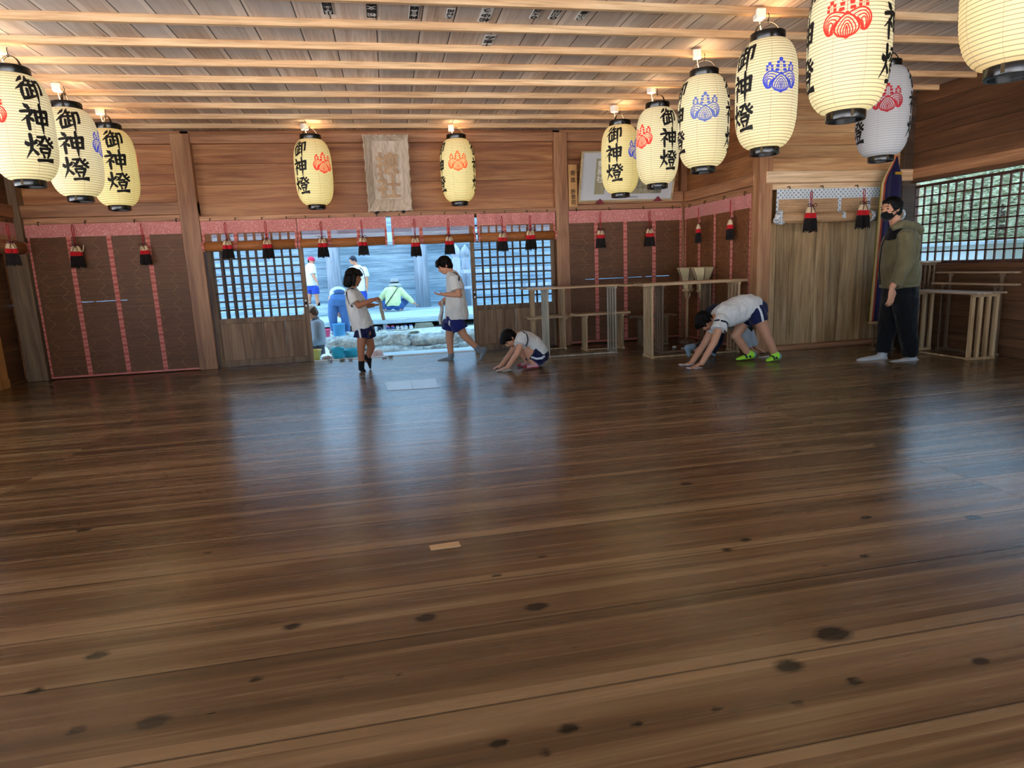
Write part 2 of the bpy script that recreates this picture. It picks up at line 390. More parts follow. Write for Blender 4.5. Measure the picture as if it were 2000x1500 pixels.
xj=[-6.7,-2.24,2.82,6.7]
for a,b in zip(seam,seam[1:]):
    for x0,x1 in zip(xj,xj[1:]):
        y0,y1,xa,xb=a+.0008,b-.0008,x0+.0008,x1-.0008
        r,q=random.random(),random.random(); near=(0.9<a<3.6 and x0<2.5 and x0>-3)
        nx,ny=(220,14) if near else (1,1)
        n=mb.add([(xa+(xb-xa)*i/nx,y0+(y1-y0)*j/ny,0) for i in range(nx+1) for j in range(ny+1)])
        for i in range(nx):
            for j in range(ny):
                e=n+i*(ny+1)+j; v0,v1=j/ny,(j+1)/ny
                mb.face([e,e+ny+1,e+ny+2,e+1],[(r,v0,q,1),(r,v0,q,1),(r,v1,q,1),(r,v1,q,1)])
mb.box(-6.7,6.7,-3,9.02,-.12,-.004,rnd=0)
fo=struct(mb.build('floor',M['floor']))
ka=fo.data.attributes.new('knot','FLOAT','POINT'); kv=np.array([v.co[:] for v in fo.data.vertices]); best=np.full(len(kv),9.0)
for x,y,r in spots: best=np.minimum(best,np.hypot((kv[:,0]-x)*.6,kv[:,1]-y)/(r*.5))
ka.data.foreach_set('value',np.minimum(best,9.0).astype(np.float32))
# ceiling boards along y with battens across
mb=MB(); x=-6.7
while x<6.7:
    w=random.choice((.20,.24,.28,.33,.38,.24)); w=min(w,6.72-x)
    mb.box(x+.002,x+w-.002,-3,9.05,CZ,CZ+.03,axis='x'); x+=w
mb.box(-6.75,6.75,-3,9.06,CZ+.03,CZ+.1)
ceil=struct(mb.build('ceiling',M['ceil']))
for i in range(25):
    y=8.53-.477*i
    if y<-2.9: break
    x1=XW+.1 if y<FY else XR+.05
    MB().box(-x1,x1,y,y+.042,CZ-.055,CZ+.002).build('batten',M['batten'],ceil,bevel=.003)
def planks_x(mb,x0,x1,zs,y0,y1,gap=()):
    for a,b in zip(zs,zs[1:]):
        if a not in gap: mb.box(x0,x1,y0,y1,a+.0015,b-.0015,axis='z')
def planks_y(mb,y0,y1,zs,x0,x1):
    for a,b in zip(zs,zs[1:]): mb.box(x0,x1,y0,y1,a+.0015,b-.0015,axis='z')
def steps(a,b,s):
    n=max(1,round((b-a)/s)); return [a+(b-a)*i/n for i in range(n+1)]
# back wall
mb=MB()
planks_x(mb,-2.3,2.4,[1.955,2.345,2.60,2.84,3.0],8.93,8.97)
planks_x(mb,-4.75,-2.4,[0,.24,.46,.70,.944]+[.960,1.2,1.44,1.68,1.93]+[2.13,2.36,2.60,2.84,3.0],8.945,8.975,(.944,))
planks_x(mb,2.5,4.45,[0,.24,.46,.70,.928]+[.944,1.2,1.44,1.68,1.93]+[2.13,2.36,2.60,2.84,3.0],8.945,8.975,(.928,))
for xa,xb,za,zb in ((-4.75,-2.4,.94,.964),(2.5,4.45,.924,.948)): mb.box(xa,xb,8.976,8.98,0,za); mb.box(xa,xb,8.976,8.98,zb,3.0); mb.box(-2.4,2.5,8.972,9.0,1.96,3.0)
struct(mb.build('wall_back',M['wallwood'],bevel=.002))
tr=[0]
def trim(mb,mat,bev=.006):
    tr[0]+=1; return struct(mb.build('trim_%d'%tr[0],mat,bevel=bev))
for x0,x1 in ((-2.495,-2.27),(2.385,2.575)): trim(MB().box(x0,x1,8.83,9.03,0,2.95),M['post'])
trim(MB().box(-4.5,-4.265,8.80,9.0,0,2.95),M['postgrey']); trim(MB().box(4.275,4.42,8.86,9.0,0,2.95),M['post'])
trim(MB().box(-4.45,4.45,8.86,8.95,2.835,2.955),M['rail'])
trim(MB().box(-4.3,-2.27,8.835,8.95,1.985,2.135),M['rail']); trim(MB().box(2.43,4.3,8.835,8.95,1.985,2.135),M['rail'])
trim(MB().box(-4.28,-2.48,8.87,8.95,1.91,1.984),M['rail']); trim(MB().box(2.56,4.3,8.87,8.95,1.91,1.984),M['rail'])
trim(MB().box(-2.28,2.40,8.84,9.06,1.895,1.954),M['rail'])
trim(MB().box(1.02,1.06,8.90,8.93,2.36,2.84),M['post'])
# the sill under the sliding doors
trim(MB().box(-2.27,2.39,8.9,9.06,-.1,.003),M['door'],.003)
# right return wall (along y)
mb=MB(); planks_y(mb,7.02,8.98,steps(0,1.93,.28)+[2.13,2.36,2.60,2.84,3.0],XR+.02,XR+.06); mb.box(XR+.061,XR+.09,7.02,9.0,0,3.0)
struct(mb.build('wall_right',M['wallwood_y'],bevel=.002))
trim(MB().box(XR-.03,XR+.04,7.05,8.88,1.985,2.125),M['rail_y']); trim(MB().box(XR-.0,XR+.04,7.05,8.88,1.905,1.984),M['rail_y']); trim(MB().box(XR-.01,XR+.04,7.05,8.88,2.84,2.955),M['rail_y'])
trim(MB().box(4.325,4.49,6.925,7.10,0,2.95),M['post'])
# front-facing wall right of the return
mb=MB(); planks_x(mb,4.48,6.5,[2.12,2.28,2.42,2.56,2.70,2.85,3.0],7.0,7.03); mb.box(4.48,6.5,7.031,7.06,1.98,3.0)
struct(mb.build('wall_alcove',M['wallnew'],bevel=.002))
trim(MB().box(4.40,6.36,6.90,7.06,1.985,2.12),M['palerail']); trim(MB().box(4.49,6.3,6.95,7.08,1.915,1.984),M['palerail'])
trim(MB().box(4.48,6.4,6.97,7.2,0,.055),M['rail'])
trim(MB().box(6.24,6.44,6.93,7.12,0,2.95),M['darkwood'])
def board_door(name,x0,x1,y,z0,z1,n,label=None):
    w=(x1-x0)/n; mb=MB()
    for i in range(n): mb.box(x0+i*w+.002,x0+(i+1)*w-.002,y+random.uniform(0,.006),y+.03,z0,z1,axis='x')
    o=struct(mb.build(name,M['sugi'],bevel=.003))
    MB().box(x1-.05,x1,y-.012,y+.03,z0,z1).build('stile',M['sugi'],o,bevel=.003)
    return o
board_door('door_5',4.49,5.40,7.10,.055,1.915,5); board_door('door_6',5.40,6.26,7.12,.055,1.915,5)
struct(MB().box(4.45,6.5,7.17,7.2,0,2.0).build('wall_alcove_backing',M['darkwood']))
# right window wall
mb=MB(); planks_y(mb,-3,7.0,[1.955,2.12,2.30,2.48,2.66,2.84,3.0],XW-.04,XW); planks_y(mb,-3,7.0,steps(0,.985,.2),XW-.02,XW)
planks_y(mb,-3,-2.4,steps(.985,1.955,.2),XW-.02,XW)
mb.box(XW+.001,XW+.03,-3,7.0,1.955,3.0); mb.box(XW+.001,XW+.03,-3,7.0,0,.985); mb.box(XW+.001,XW+.03,-3,-2.4,.985,1.955); mb.box(XW-.02,XW+.03,3.3,3.6,.985,1.955)  # unseen stretch nearer the viewer left open, added to admit fill light
struct(mb.build('wall_window_side',M['darkwood_y'],bevel=.002))
trim(MB().box(XW-.03,XW+.12,3.6,7.0,.93,.985),M['darkwood_y'])
trim(MB().box(XW-.055,XW+.0,-3,7.0,2.0,2.12),M['rail_y'])
trim(MB().box(XW-.005,XW+.12,6.955,7.0,.985,1.955),M['palerail'])
w=MB().box(XW+.03,XW+.075,3.62,6.955,.985,1.015).box(XW+.03,XW+.075,3.62,6.955,1.895,1.925).box(XW+.03,XW+.075,6.925,6.955,1.015,1.895).box(XW+.03,XW+.075,5.27,5.32,1.015,1.895).build('window_1',M['redlattice']); struct(w)
mb=MB(); 
for i in range(1,8): mb.box(XW+.045,XW+.057,3.62,6.93,1.015+.11*i-.008,1.015+.11*i+.008)
y=6.925-.109
while y>3.7: mb.box(XW+.045,XW+.062,y-.008,y+.008,1.015,1.895); y-=.109
mb.build('lattice',M['redlattice'],w)
MB().box(XW+.08,XW+.1,3.62,6.955,.985,1.02).build('outer_rail',M['redlattice'],w)
# left side
mb=MB(); planks_y(mb,6.9,8.98,[1.93,2.13,2.36,2.60,2.84,3.0],XU-.04,XU-.0); mb.box(XU-.06,XU-.041,6.9,9.0,1.9,3.0)
mb.box(XL-.2,XL-.17,6.9,9.0,0,1.95)
struct(mb.build('wall_left',M['darkwood_y'],bevel=.002))
trim(MB().box(XU-.02,XU+.04,6.9,8.82,1.985,2.135),M['rail_y']); trim(MB().box(XU-.02,XU+.02,6.9,8.82,1.925,1.984),M['rail_y'])
d=MB()
for i in range(6): d.box(XL-.12,XL-.09,8.44-.2*(i+1)+.002,8.44-.2*i-.002,.0,1.9,axis='y')
d=struct(d.build('door_7',M['orangelit_board'],bevel=.002)); MB().box(XL-.125,XL-.08,7.24,8.44,.0,.1).build('bottom_rail',M['orangelit_board'],d)
mb=MB(); planks_x(mb,-6.6,XL,steps(0,3,.3),7.0,7.04); struct(mb.build('wall_left_front',M['wallwood']))
mb=MB(); mb.box(-6.5,-6.46,-3,7.0,-.1,.0); planks_y(mb,-3,7.0,steps(2.1,3,.22),-6.5,-6.46)  # unseen side left open under the lintel, shaped to let fill light in
for q in (-3,-.5,2,4.5,6.8): mb.box(-6.52,-6.42,q,q+.18,0,3)
struct(mb.build('wall_far_left',M['wallwood_y']))
# wall behind the viewer: low parapet and lintel, open between, as on the entrance side
mb=MB(); planks_x(mb,-6.6,6.6,steps(2.35,3,.2),-2.98,-2.94); mb.box(-6.6,6.6,-2.98,-2.94,-.1,.0)
for x in (-6.4,-4.5,-2.6,2.6,4.5,6.4): mb.box(x-.1,x+.1,-3.0,-2.85,0,3)
struct(mb.build('wall_front',M['wallwood']))
# lattice sliding doors
def lattice_door(name,x0,x1,y,pull):
    z1=1.895; o=MB()
    o.box(x0,x0+.055,y,y+.035,.0,z1).box(x1-.055,x1,y,y+.035,.0,z1).box(x0+.055,x1-.055,y,y+.035,1.855,z1).box(x0+.055,x1-.055,y,y+.035,.575,.645).box(x0+.055,x1-.055,y,y+.035,.012,.09)
    o=struct(o.build(name,M['door'],bevel=.003))
    mb=MB(); n=10; w=(x1-x0-.11)/n
    for i in range(1,n): mb.box(x0+.055+w*i-.0115,x0+.055+w*i+.0115,y+.006,y+.03,.645,1.855)
    m_=11
    for i in range(1,m_): mb.box(x0+.055,x1-.055,y+.01,y+.028,.645+1.21*i/m_-.01,.645+1.21*i/m_+.01)
    mb.build('lattice',M['lattice'],o)
    mb=MB(); n=4; w=(x1-x0-.11)/n
    for i in range(n): mb.box(x0+.055+w*i+.0015,x0+.055+w*(i+1)-.0015,y+.012,y+.026,.09,.575,axis='x')
    mb.build('board_panel',M['doorboard'],o,bevel=.002)
    if pull:
        pp=MB().box(pull-.016,pull+.016,y-.004,y+.004,.74,.86).build('pull_plate',M['iron'],o,bevel=.002)
        MB().box(pull-.01,pull+.01,y-.006,y-.002,.75,.78).box(pull-.01,pull+.01,y-.006,y-.002,.82,.85).build('pull_recess',M['white'],pp)
    return o
lattice_door('door_1',-2.26,-1.06,8.915,-1.09); lattice_door('door_2',-2.245,-1.075,8.965,None)
lattice_door('door_3',1.165,2.375,8.915,1.195); lattice_door('door_4',1.175,2.385,8.965,None)
# ------------------------------------------------------------------ blinds
def frame_m(axis, o):                    # local x along the wall, local y out of the wall into the room, local z up
    if axis=='x': return Matrix(((1,0,0,0),(0,-1,0,o),(0,0,1,0),(0,0,0,1)))
    s=1 if axis=='y+' else -1
    return Matrix(((0,s,0,o),(1,0,0,0),(0,0,1,0),(0,0,0,1)))
def hooks(root,Mx,us,z):
    for u in us:
        mb=MB(); mb.tube([Mx@V(u,-.02,z+.03),Mx@V(u,.025,z+.03),Mx@V(u,.03,z+.005),Mx@V(u,.015,z-.012)],.006,6); mb.build('hook',M['bronze'],root)
def mat_mb(u0,u1,z0,z1,Mx,slit):
    mb=MB()
    if not slit: return mb.box(u0,u1,.004,.010,z0,z1,M=Mx)
    zs,h,runs=slit                       # worn slits between splints where daylight shows
    mb.box(u0,u1,.004,.010,z0,zs,M=Mx).box(u0,u1,.004,.010,zs+h,z1,M=Mx); e=u0
    for a,b in runs: mb.box(e,a,.004,.010,zs,zs+h,M=Mx); e=b
    return mb.box(e,u1,.004,.010,zs,zs+h,M=Mx)
def full_blind(label, axis, off, u0,u1,strips,z0,z1,zv,group,slit=None):
    Mx=frame_m(axis,off); c=Mx@V((u0+u1)/2,0,z0)
    r=thing('bamboo_blind',label,'blind',(0,0,0),0,group)
    ma=mat_mb(u0,u1,z0,z1,Mx,slit).build('mat',M['mat' if axis=='x' else 'mat_y'],r)
    mb=MB(); mb.grid(lambda u,v: Mx@V(u0-.01+(u1-u0+.02)*u,.016+.004*math.sin(u*40),zv+(z1-zv)*v),60,2); mb.build('valance',M['pink'],r,thick=.004)
    for s in strips: MB().box(s-.027,s+.027,.0105,.014,z0+.02,zv+.01,M=Mx).build('strip',M['pinkstrip'],ma)
    for s in (u0+.0125,u1-.0125): MB().box(s-.0125,s+.0125,.0,.0145,z0,zv+.01,M=Mx).build('side_border',M['pinkstrip'],ma)
    MB().box(u0+.025,u1-.025,.0,.0145,z0,z0+.022,M=Mx).build('bottom_border',M['pinkstrip'],ma)
    hooks(r,Mx,[u0+(u1-u0)*f for f in (.08,.36,.66,.92)],z1)
    return r
def rolled_blind(label, axis, off, u0,u1,strips,z1,zv,zr,rad,group,cl='pink',st='pinkstrip',thin='matthin',roll='roll',ball=False):
    Mx=frame_m(axis,off); r=thing('rolled_bamboo_blind',label,'blind',(0,0,0),0,group)
    mb=MB(); mb.grid(lambda u,v: Mx@V(u0+(u1-u0)*u,.03+.005*math.sin(u*37)+.004*math.sin(u*11),zv+(z1-zv)*v),60,2); mb.build('valance',M[cl],r,thick=.004)
    MB().box(u0+.01,u1-.01,.014,.018,zr,z1-.005,M=Mx).build('mat',M[thin],r)
    mb=MB(); mb.tube([Mx@V(u0+.004,.02+rad*.6,zr),Mx@V((u0+u1)/2,.02+rad*.6,zr-.006),Mx@V(u1-.004,.02+rad*.6,zr)],[rad,rad*1.05,rad],16); mb.build('bamboo_roll',M[roll],r,smooth=True)
    for s in strips+[u0+.014,u1-.014]:
        mb=MB(); w=.022 if s in strips else .014
        pts=[(.024,zv+.01),(.024,zr+rad)]+[(.02+rad*.6+(rad+.004)*math.sin(a),zr+(rad+.004)*math.cos(a)) for a in [PI*.15*i for i in range(1,8)]]
        n=len(pts)-1
        mb.grid(lambda u,v: Mx@V(s-w+2*w*u,*pts[round(v*n)]),1,n); mb.build('strip',M[st],r,thick=.004)
    if ball:
        mb=MB()
        for i,(du,dz,q) in enumerate(((0,.02,.05),(.03,-.03,.045),(-.025,-.02,.045),(.01,.06,.035))): mb.ell(Mx@V(u0+.02+du,.06,zr+dz),(q,q,q))
        mb.build('gathered_end',M[st],r,smooth=True)
    hooks(r,Mx,[u0+(u1-u0)*f for f in (.1,.36,.64,.9)],z1)
    return r
g='pink edged full length bamboo blinds'
full_blind('full-length brown bamboo blind with pink bands, left of the lattice doors','x',8.855,-4.245,-2.395,[-3.793,-3.345,-2.905],.015,1.905,1.75,g,(.951,.006,[(-3.765,-3.63),(-3.60,-3.375),(-3.32,-3.24)]))
full_blind('full-length brown bamboo blind with pink bands, behind the tall offering tables','x',8.855,2.55,4.275,[2.972,3.41,3.85],.03,1.90,1.73,g,(.936,.007,[(2.80,2.94),(3.0,3.38),(3.44,3.66),(3.72,3.82),(3.88,4.09)]))
full_blind('narrow full-length bamboo blind on the short return wall beside the corner post','y',XR-.005,7.11,8.83,[8.40,7.97,7.54],.03,1.90,1.735,g)
g='pink topped blinds rolled up above the doorway'
for lab,u0,u1 in (('rolled bamboo blind with pink valance over the left lattice door',-2.255,-1.10),('rolled bamboo blind over the left half of the open doorway',-1.09,.045),('rolled bamboo blind over the right half of the open doorway',.11,1.23),('rolled bamboo blind with pink valance over the right lattice door',1.262,2.366)):
    rolled_blind(lab,'x',8.83,u0,u1,[u0+(u1-u0)*.345,u0+(u1-u0)*.675],1.89,1.735,1.575,.058,g)
rolled_blind('rolled pale bamboo blind with grey patterned valance above the cedar board doors','x',6.93,4.53,6.2,[4.53+1.67*f for f in (.27,.5,.74)],1.915,1.80,1.585,.06,None,'grey','grey','rollpale','rollpale',True)
rolled_blind('rolled bamboo blind on the left side wall at the photo edge','y+',XU+.005,7.3,8.79,[7.65,8.0,8.4],1.925,1.77,1.63,.075,None,'pink','pinkstrip','rollpale','rollpale')
# ------------------------------------------------------------------ tassels
def tassel_proto():
    r=thing('tassel','t','tassel')
    mb=MB()
    for s in (-1,1): mb.tube([(s*.004,-.004*s,.0),(s*.007,0,.4),(s*.011,0,.85),(0,0,1.0)],.0045,6)
    mb.build('cord',M['redcord'],r,smooth=True)
    mb=MB()
    for s in (-1,1):
        mb.tube([(s*.004,-.02,.012),(s*.03,-.024,.03),(s*.055,-.022,.02),(s*.05,-.02,.002),(s*.02,-.02,.004),(s*.004,-.02,.012)],.004,6)
        mb.tube([(s*.003,-.02,.01),(s*.02,-.03,-.03),(s*.026,-.032,-.055)],.0035,6)
    mb.ell((0,-.02,.012),(.011,.011,.011),n=8,m_=6); mb.build('bow',M['darkcord'],r,smooth=True)
    L=[]
    for s in (-1,1): L.append(Matrix.Translation((s*.022,0,0))@Matrix.Rotation(-s*.06,4,'Y'))
    mb=MB()
    for q in L: mb.lathe([(.006,.01),(.016,-.005),(.026,-.03),(.031,-.062)],12,q)
    mb.build('silk_crown',M['cream'],r,smooth=True)
    mb=MB()
    for q in L: mb.lathe([(.0325,-.058),(.035,-.07),(.036,-.098),(.035,-.108)],12,q)
    mb.build('red_band',M['redband'],r,smooth=True)
    mb=MB()
    for q in L:
        for k in range(26):
            a=2*PI*k/26; e=random.uniform(-.012,.012); ca,sa=math.cos(a),math.sin(a)
            mb.tube([q@V(.028*ca,.028*sa,-.1),q@V(.033*ca,.033*sa,-.15),q@V(.038*ca,.038*sa,-.232+e)],[.0055,.0055,.003],5)
        mb.lathe([(.03,-.1),(.034,-.225)],12,q)
    mb.build('fringe',M['fringe'],r)
    return r
TP=tassel_proto(); first=[True]
def tassel(px,yt,yb,ye,Y,label,group,rz=0.0):
    o=TP if first[0] else copy_tree(TP); first[0]=False
    b=at(px,yb,Y); t=at(px,yt,Y); e=at(px,ye,Y); s=(b.z-e.z)/.235
    o.location=b; o.scale=(s*.97,s*.97,s); o.rotation_euler=(0,0,rz); o['label']=label; o['group']=group; o['category']='tassel'
    for c in o.children:
        if c.name.startswith('cord'): c.scale=(1,1,max(.05,(t.z-b.z)/s))
g='red and black tassels hanging before the blinds'
tassel(147,438,481,523,8.775,'tassel with loose cream strand on the left full-length blind, left one',g,.2)
tassel(281,436,480,517,8.775,'tassel on the left full-length blind, the one nearer the doors',g,-.2)
tassel(20,436,475,519,8.0,'dark tassel on the left side wall at the photo edge',g,.9)
for px,yt,yb,ye,lab in ((443,434,470,506,'left tassel before the left lattice door'),(521,431,468,505,'right tassel before the left lattice door'),(629,432,466,503,'tassel in the doorway above the red-capped child'),(708,429,464,499,'tassel hanging above the long-haired girl'),(811,427,465,501,'tassel hanging over the crouching person outside'),(877,426,462,497,'tassel hanging just above the walking boy'),(981,422,455,491,'left tassel before the right lattice door'),(1036,420,450,488,'right tassel before the right lattice door')):
    tassel(px,yt,yb,ye,8.655,'red and black '+lab,g,random.uniform(-.3,.3))
tassel(1173,413,450,484,8.775,'tassel on the blind behind the tall tables, left one',g,.1)
tassel(1269,411,447,481,8.775,'tassel on the blind behind the tall tables, right one',g,-.2)
tassel(1364,405,439,474,8.15,'tassel on the return wall blind, the farther one',g,1.2)
tassel(1426,389,430,468,7.44,'tassel on the return wall blind, nearest the corner post',g,1.3)
tassel(1584,372,404,453,6.735,'big double tassel on the grey valance, left one',g,.1)
tassel(1687,368,399,446,6.735,'big double tassel on the grey valance, behind the masked man',g,-.1)
for tt,pts in ((0,[(.02,-.03,-.05),(.05,-.03,-.06),(.075,-.035,-.055),(.085,-.035,-.02),(.088,-.035,.01)]),(1,[(-.02,-.03,.0),(-.01,-.04,-.03),(.02,-.04,-.055),(.05,-.04,-.05)])):
    o=[q for q in bpy.data.objects if q.name.startswith('tassel') and q.parent is None and q.type=='EMPTY' and 'left full-length' in q['label']][tt]
    mb=MB(); mb.tube(pts,.005,6); mb.build('loose_strand',M['cream'],o)
# ------------------------------------------------------------------ plaque, name plate, picture
def tilt_frame(cx,zb,zt,yb,yt):          # local x right, y up the face, z towards the room
    up=V(0,yt-yb,zt-zb); L=up.length; up.normalize(); n=V(1,0,0).cross(up)
    return Matrix(((1,up.x,n.x,cx),(0,up.y,n.y,yb),(0,up.z,n.z,zb),(0,0,0,1))),L
pt=at(756,263,8.62); pb=at(759.5,413,8.80)
Mq,L=tilt_frame((pt.x+pb.x)/2,pb.z,pt.z,8.80,8.62)
q=thing('shrine_plaque','carved weathered wooden plaque with two characters above the doorway','plaque',(0,0,0))
hw=.288
MB().box(-hw+.09,hw-.09,.14,L-.07,-.055,-.03,M=Mq).build('back_board',M['plaque'],q)
def mould(a0,a1,side):                   # one sloping moulding with a scalloped outer edge
    mb=MB(); k=48; v=[]
    for i in range(k+1):
        t=i/k; sc=.012*abs(math.sin(t*PI*7))
        v.append((t,sc))
    def fn(u,w):
        t,sc=v[round(u*k)]
        if side in 'lr':
            s=-1 if side=='l' else 1; inn=hw-.095; out=hw-sc; y0=L*t if w>.5 else (.15+(L-.07-.15)*t)
            return Mq@V(s*(out if w>.5 else inn),y0,(.045 if w>.5 else -.03))
        yo,yi=(L+0-sc,L-.07) if side=='t' else (0+sc,.15)
        x=(-hw+2*hw*t) if w>.5 else (-(hw-.095)+2*(hw-.095)*t)
        return Mq@V(x,yo if w>.5 else yi,(.045 if w>.5 else -.03))
    mb.grid(fn,k,1); return mb
for s in 'lrtb': mould(0,1,s).build('moulding',M['plaque'],q,thick=.016)
for i,(ch,yy) in enumerate((('摠',.63),('社',.325))):
    me=text_mesh([ch],.30,.007,.014); me.materials.append(M['plaquecarve']); o=link('carved_character',me,q); o.matrix_local=Mq@Matrix.Translation((.0,L*yy,-.02))
b=at(735,412,8.72); b2=at(788,410,8.72)
for i,p in enumerate((b,b2)):
    h=MB().prism([(-.035,-.01),(.0,-.045),(.035,-.01),(.02,.0),(.03,.03),(.008,.045),(-.01,.045),(-.012,.0)],.02,Matrix(((1,0,0,p.x),(0,0,-1,8.79),(0,1,0,p.z),(0,0,0,1)))); h.box(p.x-.008,p.x+.008,8.72,8.93,p.z-.02,p.z-.005)
    tag(h.build('plaque_bracket',M['iron']),'black iron hook under the plaque, %s one'%('left','right')[i],'bracket','iron hooks holding the carved plaque')
a=at(1117,322,8.83); c=at(1118,404,8.83)
n=thing('name_plate','narrow pale wooden name plate with brush writing beside the framed picture','sign',(0,0,0))
bo=MB().box(a.x-.06,a.x+.06,8.80,8.82,c.z,a.z).build('board',M['platewood'],n,bevel=.003)
for ch,f,sz in (('寄',.80,.075),('進',.64,.075),('許',.36,.072),('舎',.235,.072),('司',.10,.072)):
    me=text_mesh([ch],sz,.0018,.0); me.materials.append(M['brownink']); o=link('lettering',me,bo); o.matrix_local=Matrix(((1,0,0,a.x),(0,0,-1,8.798),(0,1,0,c.z+(a.z-c.z)*f),(0,0,0,1)))
pb=at(1220,391,8.80); pt=at(1232,294,8.60)
Mq,L=tilt_frame(3.41,at(1131,394.5,8.82).z,at(1138,295,8.60).z,8.82,8.60)
q=thing('framed_picture','large tilted framed picture with grey mat behind the hanging lanterns','picture',(0,0,0)); hw=.70
MB().box(-hw,hw,0,.02,-.01,.02,M=Mq).box(-hw,hw,L-.02,L,-.01,.02,M=Mq).box(-hw,-hw+.022,.02,L-.02,-.01,.02,M=Mq).box(hw-.022,hw,.02,L-.02,-.01,.02,M=Mq).build('frame',M['picframe'],q)
MB().box(-hw+.02,hw-.02,.02,L-.02,-.008,.004,M=Mq).build('mat_board',M['picmat'],q)
def pic_mat():
    N=NT('faded_picture_print'); x,y,z=N.sep(N.coord()); n=N.noise(N.coord(),6,4)
    c=N.ramp(n,[(.35,S('3c4236')),(.5,S('7d7a64')),(.62,S('a8a184')),(.75,S('5b5140'))]); N.set(col=c,rough=.4); return N.m
pm=pic_mat()
pq=MB().box(-hw+.22,hw-.18,.10,L-.10,.004,.007,M=Mq).build('print',pm,q)
MB().box(-hw+.22,-hw+.36,.10,L-.10,.007,.009,M=Mq).build('title_strip',plain('beige_strip',S('a29a78'),.6),pq)
MB().box(-hw+.37,-hw+.44,.10,L-.10,.007,.009,M=Mq).build('pale_strip',plain('pale_strip',S('c5c9d2'),.6),pq)
me=text_mesh(['勢','和','社'],.10,.002,0); me.materials.append(M['paper']); o=link('title_lettering',me,pq); o.matrix_local=Mq@Matrix.Translation((-hw+.29,L*.60,.0105))
me=text_mesh('書額奉納之',.028,0,0,vertical=False); me.materials.append(M['ink']); o=link('caption_lettering',me,q); o.matrix_local=Mq@Matrix.Translation((.12,.055,.006))
for i,(px,py) in enumerate(((1172,394),(1285,389))):
    p=at(px,py,8.74); h=MB(); h.ell(p,(.028,.02,.03),n=10,m_=7)
    h.prism([(-.065,-.025),(.065,-.025),(.0,.04)],.03,Matrix(((1,0,0,p.x),(0,0,-1,8.76),(0,1,0,p.z),(0,0,0,1)))); h.box(p.x-.006,p.x+.006,8.74,8.88,p.z-.02,p.z-.008)
    tag(h.build('picture_support',M['redmetal']),'crimson padded support under the framed picture, %s one'%('left','right')[i],'bracket','crimson supports under the picture')
# paper slips pasted on the ceiling boards
def slip(px0,px1,py0,py1,chars,label,inv=False,size=1.0):
    P=[CAM+((at(px,py,5)-CAM)*((CZ-.002-CAM_H)/(at(px,py,5).z-CAM_H))) for px,py in ((px0,(py0+py1)/2),(px1,(py0+py1)/2),((px0+px1)/2,py0),((px0+px1)/2,py1))]
    w=(P[1]-P[0]).length; y0,y1=P[2].y,P[3].y; cx=(P[2].x+P[3].x)/2; cx=(P[0].x+P[1].x)/2; h=y1-y0
    r=thing('paper_slip',label,'paper slip',(cx,(y0+y1)/2,CZ-.003),0,'pilgrim name slips pasted on the ceiling')
    w*=.86
    pa=MB().box(-w/2,w/2,-h/2,h/2,-.0015,.002).build('paper',M['ink' if inv else 'paper'],r)
    if not inv and size>1: MB().box(-w/2+.006,-w/2+.014,-h/2+.01,h/2-.01,-.003,-.0015).box(w/2-.014,w/2-.006,-h/2+.01,h/2-.01,-.003,-.0015).build('border_line',M['ink'],pa)
    n=len(chars); sz=min(w*.95,h/n*1.02)
    for i,ch in enumerate(chars):
        me=text_mesh([ch],sz,.028*sz,0); me.materials.append(M['paper' if inv else 'ink']); o=link('lettering',me,pa)
        o.matrix_local=Matrix(((-1,0,0,0),(0,1,0,h/2-h*(i+.5)/n),(0,0,-1,-.004),(0,0,0,1)))
for a_ in ((627,652,3,28,['小','林','義'],'white ceiling paper slip with black border, leftmost in the row',False,2),
    (714,737,7,34,['松','文'],'black ceiling paper slip with white characters',True,1),
    (797,820,10,37,['神','日','春'],'white ceiling slip with side lines, right of the black slip',False,2),
    (870,889,16,36,['大','村','司'],'small narrow ceiling slip left of the largest slip',False,1),
    (936,962,14,42,['松','ゆ','う'],'large ceiling slip with rounded bold kana characters',False,1),
    (1037,1056,16,36,['◎','大','西'],'faint ceiling slip left of the last two slips',False,1),
    (1074,1096,17,37,['◎','川','田'],'ceiling slip with three vertical strokes, second from the right',False,1),
    (1126,1147,20,39,['○','小','藤'],'ceiling slip at the right end of the row',False,1),
    (941,966,68,91,['千','恵','み'],'single ceiling slip one batten farther back than the others',False,1)): slip(*a_)
# small switch plate on the left post
p=at(35,553,8.55)
tag(MB().box(XL-.085,XL-.07,8.52,8.58,p.z-.035,p.z+.035).build('switch_plate',M['white'],bevel=.003),'small white plate on the dark left side wall','switch')
